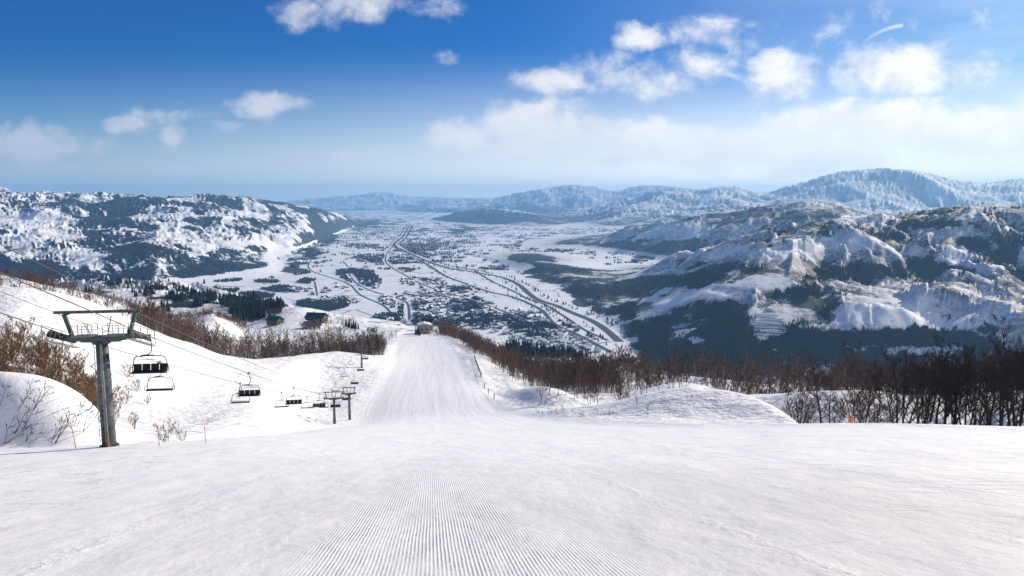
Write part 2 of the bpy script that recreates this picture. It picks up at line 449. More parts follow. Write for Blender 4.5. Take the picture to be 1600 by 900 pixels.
# feature lines across the view, near to far: (photo column, metres ahead, photo row | F = valley floor)
FEAT = [
    [(-300, 46, 712), (0, 46, 703), (100, 46, 699), (200, 46, 694), (320, 50, 688), (420, 60, 681), (520, 78, 674), (640, 88, 671), (800, 88, 669), (1000, 84, 666), (1100, 80, 663), (1250, 73, 662), (1450, 66, 662), (1600, 62, 664), (1900, 56, 670)],
    [(-300, 49, 712), (0, 50, 700), (100, 50, 700), (160, 51, 703), (220, 58, 706), (300, 70, 699), (400, 82, 688), (520, 120, 669), (640, 130, 661), (800, 130, 654), (950, 110, 653), (1050, 98, 653), (1180, 88, 655), (1235, 80, 664), (1290, 78, 678), (1400, 76, 690), (1600, 70, 700), (1900, 66, 710)],
    [(-300, 56, 560), (0, 55, 580), (50, 56, 584), (110, 58, 605), (160, 61, 645), (200, 66, 692), (300, 85, 672), (400, 110, 650), (520, 172, 664), (640, 172, 652), (800, 155, 645), (870, 140, 640), (930, 134, 634), (1000, 126, 619), (1060, 122, 608), (1100, 119, 606), (1200, 101, 628), (1240, 90, 655), (1290, 92, 690), (1400, 90, 695), (1600, 84, 700), (1900, 80, 720)],
    [(-300, 72, 640), (0, 74, 630), (110, 78, 640), (160, 84, 655), (220, 90, 655), (300, 115, 638), (400, 140, 628), (520, 212, 626), (640, 212, 619), (740, 208, 617), (780, 195, 627), (800, 184, 632), (850, 168, 638), (900, 160, 642), (950, 150, 646), (1100, 140, 648), (1250, 120, 690), (1400, 112, 680), (1600, 105, 680), (1900, 100, 700)],
    [(-300, 110, 520), (0, 100, 535), (110, 108, 560), (220, 120, 600), (300, 150, 600), (400, 180, 602), (520, 255, 590), (640, 255, 594), (740, 250, 594), (785, 214, 628), (800, 206, 621), (822, 198, 609), (850, 190, 603), (880, 186, 610), (905, 184, 626), (960, 178, 640), (1000, 175, 632), (1080, 170, 625), (1180, 160, 615), (1330, 146, 608), (1450, 146, 618), (1600, 140, 608), (1900, 135, 600)],
    [(-300, 150, 452), (0, 150, 455), (60, 155, 457), (130, 165, 471), (220, 180, 508), (260, 190, 523), (300, 212, 537), (370, 232, 561), (450, 265, 557), (520, 300, 548), (570, 318, 552), (610, 328, 563), (660, 330, 567), (740, 320, 565), (790, 270, 592), (850, 230, 618), (960, 215, 618), (1080, 205, 598), (1180, 190, 630), (1330, 172, 640), (1450, 170, 645), (1600, 165, 640), (1900, 165, 640)],
    [(-300, 190, 480), (0, 190, 480), (130, 205, 505), (220, 235, 540), (300, 275, 566), (370, 310, 588), (450, 345, 590), (520, 370, 572), (570, 385, 560), (610, 390, 549), (660, 395, 551), (740, 390, 549), (790, 340, 580), (850, 290, 605), (960, 265, 612), (1080, 250, 630), (1180, 230, 640), (1330, 215, 648), (1450, 210, 645), (1600, 205, 640), (1900, 205, 640)],
    [(-300, 300, 412), (0, 300, 430), (100, 320, 452), (200, 350, 480), (250, 380, 502), (300, 410, 520), (370, 430, 545), (450, 470, 548), (520, 480, 540), (570, 480, 537), (610, 480, 531), (660, 480, 531), (705, 490, 528), (740, 450, 541), (790, 420, 566), (850, 390, 585), (960, 330, 586), (1080, 305, 590), (1180, 290, 602), (1330, 275, 610), (1450, 270, 606), (1600, 265, 598), (1900, 265, 598)],
    [(-300, 450, 470), (0, 450, 470), (100, 470, 480), (200, 480, 492), (300, 540, 508), (340, 580, 498), (380, 540, 525), (420, 580, 516), (470, 620, 503), (500, 620, 504), (550, 620, 508), (600, 600, 513), (660, 585, 516), (690, 580, 519), (740, 560, 555), (790, 520, 580), (850, 480, 595), (960, 430, 612), (1080, 400, 622), (1600, 340, 650), (1900, 340, 650)],
    [(-300, 650, 480), (0, 650, 478), (100, 660, 485), (200, 680, 492), (300, 720, 498), (330, 740, 487), (380, 720, 508), (420, 720, 494), (470, 760, 478), (500, 760, 486), (550, 760, 494), (600, 740, 502), (660, 680, 519), (690, 680, 530), (740, 680, 545), (790, 640, 580), (850, 600, 600), (960, 550, 620), (1080, 520, 640), (1600, 450, 680), (1900, 450, 680)],
    [(-300, 800, 520), (0, 800, 515), (200, 820, 510), (300, 850, 510), (380, 850, 520), (470, 880, 510), (550, 880, 520), (660, 860, 550), (740, 860, 560), (850, 820, 590), (1080, 750, 660), (1900, 700, 700)],
    [(-300, 1150, 470), (0, 1150, 478), (100, 1150, 470), (160, 1150, 464), (250, 1150, 466), (330, 1100, 474), (390, 1050, 484), (440, 1050, 474), (480, 1050, 492), (550, 1080, 512), (600, 1080, 516), (640, 1080, 514), (690, 1080, 518), (750, 1080, 530), (850, 1080, 549), (950, 1080, 568), (1050, 1050, 600), (1300, 1000, 640), (1900, 1000, 660)],
    [(-300, 1550, 520), (0, 1550, 520), (160, 1550, 500), (330, 1550, 510), (440, 1500, 520), (640, 1500, 545), (850, 1480, 575), (1050, 1300, 610), (1900, 1250, 640)],
    [(-300, 2050, 500), (0, 2050, 495), (160, 2050, 480), (260, 2050, 478), (330, 2050, 484), (400, 2000, 500), (470, 1980, FL), (640, 1900, FL), (900, 1850, FL), (1100, 1550, FL), (1900, 1450, FL)],
    [(-300, 2700, FL), (0, 2700, FL), (300, 2700, FL), (500, 2700, FL), (800, 2300, FL), (960, 2050, FL), (1100, 1680, FL), (1900, 1560, FL)],
    # foot of the hills
    [(-300, 3250, FL), (0, 3300, FL), (300, 3550, FL), (440, 4200, FL), (500, 6500, FL), (540, 9500, FL), (575, 13000, FL), (620, 14000, FL), (700, 7500, FL), (740, 5600, FL), (762, 5000, FL), (790, 4250, FL), (840, 3650, FL), (890, 2900, FL), (940, 2400, FL), (970, 2120, FL), (1100, 1800, FL), (1900, 1680, FL)],
    # lower slopes
    [(-300, 3750, 420), (0, 3800, 421), (150, 3850, 423), (230, 3900, 418), (300, 4050, 421), (400, 4500, 414), (450, 4750, 415), (500, 6850, FL), (540, 9750, FL), (575, 13200, FL), (620, 14200, FL), (700, 7750, FL), (740, 5800, FL), (790, 4600, FL), (840, 4000, FL), (890, 3350, FL), (940, 2580, FL), (970, 2280, 528), (1030, 2150, 525), (1100, 2060, 518), (1230, 2050, 494), (1400, 2000, 512), (1600, 1950, 505), (1900, 1950, 500)],
    # first shoulder
    [(-300, 5300, 345), (0, 5400, 352), (150, 5400, 372), (230, 5500, 362), (300, 5600, 368), (400, 5600, 388), (450, 5400, 407), (500, 7200, 384), (540, 10000, 360), (575, 13400, FL), (620, 14500, FL), (700, 8000, FL), (740, 6000, FL), (770, 5300, 403), (800, 5000, 405), (840, 4600, 411), (890, 3900, 430), (960, 2750, 485), (1000, 2480, 494), (1060, 2380, 474), (1130, 2400, 440), (1230, 2400, 424), (1290, 2340, 458), (1400, 2280, 468), (1500, 2260, 450), (1600, 2240, 458), (1900, 2240, 440)],
    # ridge A
    [(-300, 8000, 298), (0, 8000, 306), (40, 8000, 309), (100, 8200, 311), (200, 8500, 309), (260, 8500, 312), (330, 8500, 311), (420, 9000, 318), (500, 10000, 331), (540, 11800, 339), (575, 14500, 347), (620, 16000, FL), (700, 9000, FL), (740, 6500, FL), (770, 5900, 395), (800, 5800, 394), (840, 5600, 396), (890, 5300, 402), (960, 4700, 416), (1030, 3900, 417), (1080, 3500, 410), (1130, 3400, 395), (1190, 3350, 376), (1260, 3350, 362), (1330, 3350, 352), (1450, 3350, 345), (1600, 3250, 335), (1900, 3250, 325)],
    [(-300, 12000, 330), (0, 12000, 330), (330, 12000, 332), (500, 13000, 340), (575, 16000, FL), (620, 17000, FL), (700, 10000, FL), (740, 7200, FL), (790, 6250, 392), (840, 6200, 392), (890, 6100, 393), (960, 5700, 402), (1080, 4700, 414), (1190, 4500, 398), (1330, 4500, 382), (1450, 4500, 370), (1600, 4500, 358), (1900, 4500, 350)],
    # ridge B
    [(-300, 14000, FL), (0, 14000, FL), (500, 15000, FL), (620, 18000, FL), (700, 11000, FL), (740, 8000, FL), (770, 6600, 387.5), (850, 6600, 384), (935, 7000, 373), (1000, 6700, 360), (1080, 6300, 345), (1140, 6000, 338), (1200, 5900, 328), (1290, 5800, 325), (1330, 5700, 338), (1420, 5600, 349), (1500, 5600, 350), (1600, 5600, 345), (1900, 5600, 340)],
    [(-300, 16000, FL), (500, 17000, FL), (700, 12500, FL), (900, 10000, FL), (1080, 10000, 364), (1290, 10500, 352), (1600, 10500, 352), (1900, 10500, 350)],
    # ridge C
    [(-300, 18000, FL), (500, 18500, FL), (640, 17000, FL), (665, 15800, 343), (710, 15000, 337), (770, 15000, 329), (830, 14500, 336), (870, 14200, 343), (910, 14000, 344), (960, 13500, 338), (1050, 13500, 330), (1130, 13500, 327), (1290, 13000, 330), (1600, 13000, 330), (1900, 13000, 330)],
    # ridge D
    [(-300, 21000, FL), (600, 21000, FL), (700, 19500, FL), (780, 19000, 338), (860, 18500, 335), (900, 18000, 330), (960, 17500, 320), (1000, 17500, 308), (1045, 17000, 296), (1090, 17000, 301), (1135, 17000, 295), (1190, 17000, 305), (1220, 16800, 300), (1260, 16500, 290), (1320, 16000, 273), (1400, 16000, 270), (1450, 16000, 274), (1540, 16500, 290), (1600, 16500, 284), (1900, 16500, 290)],
    [(-300, 23000, FL), (700, 22000, FL), (900, 21500, 332), (1100, 21000, 325), (1900, 21000, 325)],
    # ridge E
    [(-300, 26000, FL), (600, 26000, FL), (680, 25500, 324), (740, 25000, 315), (800, 25000, 306), (850, 25000, 295), (890, 25000, 292), (930, 25000, 295), (960, 25000, 301), (1020, 25000, 291), (1060, 25000, 297), (1130, 25000, 305), (1900, 25000, 305)],
    [(-300, 29000, FL), (600, 29000, 325), (1900, 29000, 325)],
    # ridge F
    [(-300, 33000, 318), (300, 33000, 318), (440, 33000, 317), (490, 33000, 312), (560, 33000, 306), (597, 33000, 302), (640, 33000, 308), (730, 33000, 311), (900, 33000, 315), (1900, 33000, 315)],
    [(-300, 38000, FL), (1900, 38000, FL)],
]

ucore = np.arange(-0.80, 0.8001, 0.00150)
uside = np.array([0.803, 0.81, 0.83, 0.86, 0.90, 0.96, 1.05, 1.2, 1.45, 1.8, 2.4, 3.2])
US = np.concatenate([-uside[::-1], ucore, uside])
LY = np.concatenate([np.arange(math.log(2.2), math.log(40), 0.014), np.arange(math.log(40), math.log(700), 0.0070),
                     np.arange(math.log(700), math.log(2000), 0.010), np.arange(math.log(2000), math.log(9000), 0.0060),
                     np.arange(math.log(9000), math.log(39000), 0.0075)])
YS = np.exp(LY)
NU, NY = len(US), len(YS)


def build_heights():
    fy, fr = [], []
    for line in FEAT:
        uu, ly, rr = [], [], []
        for px, Y, py in line:
            if py == FL:
                u = (px - 800) / FPX
                z = FLOOR
            else:
                u, v = uvpix(px, py)
                z = CAMZ + v * Y
            uu.append(u); ly.append(math.log(Y)); rr.append(z - base_z(Y))
        # side-band: relax to the end value
        fy.append(pchip(uu, ly, US)); fr.append(pchip(uu, rr, US))
    fy, fr = np.array(fy), np.array(fr)
    for k in range(1, len(fy)):
        fy[k] = np.maximum(fy[k], fy[k - 1] + 0.03)
    g = np.exp(-.5 * (np.arange(-18, 19) / 6.0) ** 2); g /= g.sum()
    for A in (fy, fr):
        for k in range(len(A)):
            core = A[k, len(uside):-len(uside)]
            A[k, len(uside):-len(uside)] = np.convolve(np.pad(core, 18, mode='edge'), g, mode='valid')
    H = np.zeros((NY, NU))
    bz = base_z(YS)
    for j in range(NU):
        xk = np.concatenate([[0.0, math.log(9), math.log(18), math.log(30)], fy[:, j]])
        yk = np.concatenate([[0, 0, 0, 0.1 * fr[0, j]], fr[:, j]])
        H[:, j] = bz + pchip(xk, yk, LY)
    g = np.exp(-.5 * (np.arange(-15, 16) / 5.0) ** 2); g /= g.sum()
    a = len(uside)
    g2 = np.exp(-.5 * (np.arange(-45, 46) / 15.0) ** 2); g2 /= g2.sum()
    for i in np.where((YS > 30) & (YS < 78))[0]:
        w = np.clip((78 - YS[i]) / 10, 0, 1) * np.clip((US[a:-a] + .05) / .1, 0, 1)
        H[i, a:-a] = H[i, a:-a] * (1 - w) + w * np.convolve(np.pad(H[i, a:-a], 45, mode='reflect', reflect_type='odd'), g2, mode='valid')
    for i in np.where((YS > 30) & (YS < 1500))[0]:
        H[i, a:-a] = np.convolve(np.pad(H[i, a:-a], 15, mode='reflect', reflect_type='odd'), g, mode='valid')
    return H


H = build_heights()
GX = US[None, :] * YS[:, None]
GY = np.repeat(YS[:, None], NU, 1)
# piste centre and half width, for the groomed mask
PC = pchip([0, 45, 100, 178, 290, 370, 480, 600, 900], [0, -4, -12, -22, -36, -46, -61, -77, -110], YS)
PW = pchip([0, 45, 100, 178, 290, 370, 480, 600, 900], [60, 45, 24, 20, 17, 19, 19, 16, 16], YS)


def refine():
    global H, GULLY
    GULLY = np.zeros_like(H)
    rel = H - FLOOR
    # --- near, off-piste hummocks
    near = YS < 1400
    X, Yy = GX[near], GY[near]
    off = sstep(0.85, 1.35, np.abs(X - PC[near][:, None]) / PW[near][:, None])
    farm = sstep(40, 60, Yy)
    n = fbm(X / 28, Yy / 28, 4, .5, 3) * 1.0 + fbm(X / 95, Yy / 95, 3, .5, 9) * 2.2 * sstep(150, 400, Yy)
    fore = fbm(X / 14, Yy / 22, 3, .5, 5) * 0.14 + fbm(X / 2.6, Yy / 5.0, 3, .5, 6) * 0.018
    grow = np.clip(Yy / 220, .15, 2.2)
    H[near] += n * off * farm * grow + fore * (1 - sstep(300, 600, Yy))
    # --- far relief
    fi = np.where((YS > 900))[0]
    X, Yy, h = GX[fi], GY[fi], H[fi].copy()
    rel = np.maximum(h - FLOOR, 0)
    m = sstep(4, np.where(GX[fi] < GY[fi] * -.18, 75, 130), rel) * sstep(1000, 1500, Yy)
    left = (X < Yy * -0.18)
    sc = np.clip(Yy / 5000, .6, 3.2)
    big = np.where(Yy > 11500, 2600.0, np.where(left, 1150.0, 1500.0))
    wx = fbm(X / 900, Yy / 900, 3, .5, 31) * 190
    wy = fbm(X / 900, Yy / 900, 3, .5, 47) * 190
    L = 1150.0
    n = fbm((X + wx) / L, (Yy + wy) / L, 5, .42, 21, True)
    n2 = fbm((X + wx) / 2300, (Yy + wy) / 2300, 6, .55, 77, True)
    farw = sstep(10000, 13000, Yy)
    amp = (1 - farw) * np.where(left, np.where(Yy > 8000, 60.0, 95.0), 62.0)
    h = h + m * (amp * (n - .15) + farw * 120 * (n2 - .3))
    # the smooth clearings of the right slope
    qx, qy = project(X, Yy, H[fi])
    clear = np.zeros_like(h)
    for cx, cy, rx, ry in ((1222, 500, 62, 34), (1180, 438, 95, 20), (1080, 462, 80, 12)):
        clear = np.maximum(clear, np.clip(1.6 - np.sqrt(((qx - cx) / rx) ** 2 + ((qy - cy) / ry) ** 2), 0, 1))
    clear *= (Yy > 1700) & (Yy < 3400)
    h = H[fi] + (h - H[fi]) * (1 - .8 * clear)
    m = m * (1 - .85 * clear)
    # --- gullies that follow the slope
    lnY = LY[fi]

    def grad(hh):
        hu = np.gradient(hh, US, axis=1)
        hy = np.gradient(hh, YS[fi], axis=0)
        gx = hu / Yy
        return gx, hy - GX[fi] / Yy * gx
    gx, gy = grad(h)
    f0 = np.where(Yy > 10000, 1 / 1700.0, 1 / 520.0)
    add = np.zeros_like(h)
    fa_ = np.where(Yy > 10000, .36, .43)
    a = np.where(Yy > 10000, 85.0, 40.0) * np.where((X < 0) & (Yy > 8000) & (Yy < 16000), .35, 1.0)
    for o in range(4):
        s = np.sqrt(gx * gx + gy * gy) + 1e-6
        k = np.minimum(s * 3.2, 1.0) / s
        dx, dy = gy * k, -gx * k
        px_, py_ = X * f0, Yy * f0
        ix, iy = np.floor(px_), np.floor(py_)
        fx, fy_ = px_ - ix, py_ - iy
        va = np.zeros_like(h); vs = np.zeros_like(h); wt = np.zeros_like(h)
        for i in (-1, 0, 1):
            for j in (-1, 0, 1):
                hs = _hash(ix + i, iy + j, 100 + o)
                qx = fx - i - ((hs & 0xFFFF) / 65535.0) * .9
                qy = fy_ - j - ((hs >> 16) / 65535.0) * .9
                w = np.exp(-2 * (qx * qx + qy * qy))
                ph = (qx * dx + qy * dy) * 2 * np.pi
                va += np.cos(ph) * w; vs -= np.sin(ph) * w; wt += w
        va /= wt; vs /= wt
        add += va * a * np.minimum(s * 3.2, 1.0)
        gx = gx + vs * dx * a * f0 * 4; gy = gy + vs * dy * a * f0 * 4
        f0 = f0 * 2.05; a = a * fa_
    h = h + add * m
    GULLY[fi] = add / np.where(Yy > 10000, 85.0, 40.0)
    H[fi] = np.maximum(h, FLOOR + np.minimum(np.maximum(H[fi] - FLOOR, 0), 2.0))


refine()

_du_idx = np.arange(NU)


def ground(x, y):
    """terrain height at world x, y (arrays)"""
    x, y = np.atleast_1d(np.asarray(x, float)), np.atleast_1d(np.asarray(y, float))
    u = np.interp(x / y, US, np.arange(NU)); r = np.interp(np.log(y), LY, np.arange(NY))
    i0 = np.clip(u.astype(int), 0, NU - 2); j0 = np.clip(r.astype(int), 0, NY - 2)
    fu, fr = u - i0, r - j0
    return (H[j0, i0] * (1 - fu) + H[j0, i0 + 1] * fu) * (1 - fr) + (H[j0 + 1, i0] * (1 - fu) + H[j0 + 1, i0 + 1] * fu) * fr


def gz(x, y):
    return float(ground(x, y)[0])


# visible rows: project the grid once, for placing patches of wood on the slopes
PX, PY = project(GX, GY, H)
_vis = np.minimum.accumulate(PY, axis=0)
VIS = PY <= _vis + 0.6


def hit(px, py, ymin=3, ymax=39000):
    """first terrain point the sight line through (px,py) meets beyond ymin"""
    u = (px - 800) / FPX
    for _ in range(3):
        j = int(np.clip(np.interp(u, US, np.arange(NU)), 0, NU - 1))
        col = PY[:, j]
        ok = np.where((col <= py) & (YS >= ymin))[0]
        i = ok[0] if len(ok) else NY - 1
        u += (px - PX[i, j]) / FPX
    return GX[i, j], GY[i, j], H[i, j]


# ---- land cover
def land_cover():
    warpx = fbm(GX / 420, GY / 420, 4, .55, 201)
    warpy = fbm(GX / 420, GY / 420, 4, .55, 231)
    qx, qy = PX + warpx * 34, PY + warpy * 13
    F = np.full(H.shape, -1.0)
    B = np.zeros(H.shape)
    Yy = GY
    X = GX
    rel = H - FLOOR
    n1 = fbm(X / 520, Yy / 520, 6, .55, 301)
    n2 = fbm(X / 1500, Yy / 1500, 4, .5, 333)
    nf = fbm(X / 150, Yy / 150, 4, .55, 366)
    # slope and aspect
    hu = np.gradient(H, US, axis=1); hy = np.gradient(H, YS, axis=0)
    gx = hu / Yy; gy = hy - US[None, :] * gx
    sl = np.sqrt(gx * gx + gy * gy)
    lit = (-gx * sdir.x - gy * sdir.y + sdir.z) / np.sqrt(1 + sl * sl)
    pf = np.interp(Yy, [1400, 2100, 2400, 2900, 3650, 4250], [1010, 985, 955, 905, 855, 810])
    side = (Yy > 1350) * sstep(-14, 14, PX - pf + 26 * fbm(X / 130, Yy / 130, 4, .6, 391)) * (Yy < 4400)
    hill = np.maximum(side, sstep(8, 40, rel)) * (Yy > np.where(PX > 930, 1400, 2000))
    leftm = (PX < 640) & (Yy < 15000)
    rightm = (PX >= 640) & (Yy < 12000)
    farm = Yy >= 12000

    def ell(cx, cy, rx, ry):
        return np.clip(1.4 - np.sqrt(((qx - cx) / rx) ** 2 + ((qy - cy) / ry) ** 2), 0, 1)
    ca, aa = X * .93 + Yy * .36, X * .36 - Yy * .93
    st = fbm((ca + warpx * 160) / 330, aa / 1500, 5, .52, 345, True) - .25
    f = np.where(leftm, 0.31 + 0.85 * st + 0.35 * n1 + 0.50 * n2 + 0.14 * nf - 0.55 * (lit - .36) - .20 * GULLY, F)
    dark = np.zeros(H.shape); white = np.zeros(H.shape)
    for e in [(60, 425, 70, 14), (170, 432, 60, 8), (330, 428, 110, 15), (430, 415, 70, 20), (480, 385, 40, 20), (380, 400, 50, 14), (160, 350, 50, 10), (250, 352, 45, 9), (330, 360, 60, 9),
              (520, 350, 60, 9), (430, 345, 90, 9), (450, 330, 110, 5), (545, 345, 40, 5), (530, 362, 45, 12), (500, 388, 35, 18), (465, 405, 40, 20), (560, 350, 30, 6), (200, 388, 60, 10), (130, 320, 70, 5), (300, 318, 80, 4)]:
        dark = np.maximum(dark, ell(*e) * leftm)
    for e in [(60, 340, 60, 14), (260, 335, 60, 12), (270, 372, 40, 14), (400, 405, 45, 9), (90, 400, 80, 12), (230, 322, 40, 6), (330, 378, 60, 9), (370, 335, 50, 5)]:
        white = np.maximum(white, ell(*e) * leftm)
    # right side
    fr = 0.53 + 0.60 * n1 + 0.36 * n2 + 0.50 * nf - 0.10 * (sl - .25) - .14 * GULLY
    f = np.where(rightm, fr, f)
    for e in [(830, 398, 90, 9), (930, 392, 120, 13), (1040, 388, 80, 9), (880, 420, 130, 8), (1000, 440, 130, 10), (1110, 437, 70, 8), (850, 440, 60, 8), (930, 455, 70, 6), (1265, 448, 40, 26),
              (1330, 425, 70, 14), (1420, 430, 90, 18), (1585, 420, 50, 30), (1130, 510, 50, 40), (1100, 545, 110, 14), (1270, 535, 120, 13), (1440, 528, 130, 10), (1020, 520, 25, 25), (900, 475, 30, 8),
              (1200, 333, 110, 6), (1520, 385, 30, 14), (1380, 372, 40, 5), (1290, 490, 26, 16), (1480, 350, 60, 4), (980, 500, 20, 20)]:
        dark = np.maximum(dark, ell(*e) * rightm)
    for e in [(1180, 440, 80, 14), (1100, 458, 70, 9), (1030, 470, 50, 6), (1205, 500, 60, 26), (1360, 492, 150, 20), (1540, 480, 90, 20), (1130, 395, 60, 14), (1300, 385, 60, 12), (1200, 400, 60, 12), (950, 414, 100, 4), (1010, 425, 70, 4),
              (1420, 395, 30, 9), (960, 505, 26, 12), (1200, 538, 40, 6), (1345, 541, 60, 5), (1490, 503, 80, 11), (1300, 505, 50, 10), (1560, 524, 50, 9), (1430, 548, 50, 5), (1090, 530, 20, 8), (1500, 400, 40, 12), (1480, 365, 60, 8), (1050, 360, 70, 10), (1340, 345, 50, 7)]:
        white = np.maximum(white, ell(*e) * rightm)
    f = f + .55 * np.maximum.reduce([ell(*e) for e in ((540, 358, 50, 14), (500, 385, 30, 20), (470, 408, 30, 22), (560, 348, 30, 8), (575, 345, 25, 6))]) * leftm
    f = f + dark * np.where(leftm, .42, .50) - white * np.where(leftm, .34, .50)
    # far ranges: wood low, snow high
    ff = 0.72 + 0.5 * n2 + .45 * n1 - rel / 800.0 - .22 * GULLY
    ff = ff + .35 * ell(770, 345, 110, 14)
    f = np.where(farm, ff, f)
    F = np.where(hill > 0, -1 + (f + 1) * hill, F)
    # valley floor: clumps are real trees; only far away the floor itself carries wood
    flo = (rel < 12) & (Yy > 2000) & (side < .5)
    fv = -0.25 + 0.85 * fbm(X / 300, Yy / 550, 5, .6, 401) + .55 * fbm(X / 1300, Yy / 1600, 3, .5, 422)
    fv = np.where(Yy > 4000, fv + .26 + sstep(5000, 12000, Yy) * .35, -1)
    F = np.where(flo, fv * sstep(4000, 5500, Yy) - (1 - sstep(4000, 5500, Yy)), F)
    foot = np.maximum.reduce([ell(*e) for e in ((548, 352, 55, 6), (512, 372, 28, 9), (487, 395, 22, 10), (455, 418, 25, 9), (580, 346, 35, 4))]) * (PX < 640) * (Yy > 3500)
    F = np.maximum(F, np.where(foot > 0, -.3 + 1.25 * foot, -1))
    # nearer hills behind the piste
    mid = (Yy > 640) & (Yy <= 2900) & ~((rel < 12) & (Yy > 2000)) & (side < .5)
    fm = 0.27 + .75 * fbm(X / 170, Yy / 170, 4, .55, 501) + .35 * n1
    for e, w in [((410, 478, 60, 16), .6), ((240, 462, 140, 6), .2), ((520, 478, 70, 9), .5), ((300, 470, 60, 8), .3), ((860, 545, 120, 12), .6), ((700, 520, 60, 8), .5), ((470, 482, 40, 9), -.8), ((560, 497, 60, 8), -.7), ((330, 487, 28, 12), -.7)]:
        fm = fm + w * ell(*e)
    fm = np.where(Yy < 900, np.minimum(fm, .35), fm)
    F = np.where(mid, fm, F)
    # rough, brushy snow
    B = np.where(hill > 0, np.clip(0.45 + .8 * fbm(X / 330, Yy / 330, 4, .55, 601), 0, 1) * hill, 0)
    B = np.where(farm, np.clip(B + .42 - .35 * GULLY, 0, 1), B)
    B = np.where(rightm & (hill > 0), np.clip(B + .50 - .42 * white, 0, 1), B)
    B = np.where(mid, np.clip(.5 + .8 * nf, 0, 1), B)
    return F, B


FOREST, BRUSH = land_cover()

OFFP = sstep(0.8, 1.25, np.abs(GX - PC[:, None]) / PW[:, None])
OFFP = np.where(GY < 48, 0.0, OFFP)


# ------------------------------------------------------------------ materials
def new_mat(name):
    m = bpy.data.materials.new(name)
    m.use_nodes = True
    t = m.node_tree
    t.nodes.clear()
    q = NT(t)
    out = q.n('ShaderNodeOutputMaterial')
    b = q.n('ShaderNodeBsdfPrincipled')
    t.links.new(b.outputs[0], out.inputs['Surface'])
    return m, q, b


def simple_mat(name, col, rough=.6, metal=0.0, var=.25, scale=3.0, bump=0.0, spec=.4):
    m, q, b = new_mat(name)
    tc = q.n('ShaderNodeTexCoord')
    n = q.noise(tc.outputs['Object'], scale, 5, .6)
    lo = tuple(c * (1 - var) for c in col) + (1,)
    hi = tuple(min(1, c * (1 + var)) for c in col) + (1,)
    q.put(b.inputs['Base Color'], q.mix(q.smooth(n, .3, .7), lo, hi))
    q.put(b.inputs['Roughness'], q.math('MULTIPLY_ADD', n, .3, rough - .15))
    b.inputs['Metallic'].default_value = metal
    b.inputs['Specular IOR Level'].default_value = spec
    if bump:
        bp = q.n('ShaderNodeBump')
        bp.inputs['Strength'].default_value = 1
        bp.inputs['Distance'].default_value = bump
        q.put(bp.inputs['Height'], n)
        q.t.links.new(bp.outputs[0], b.inputs['Normal'])
    return m


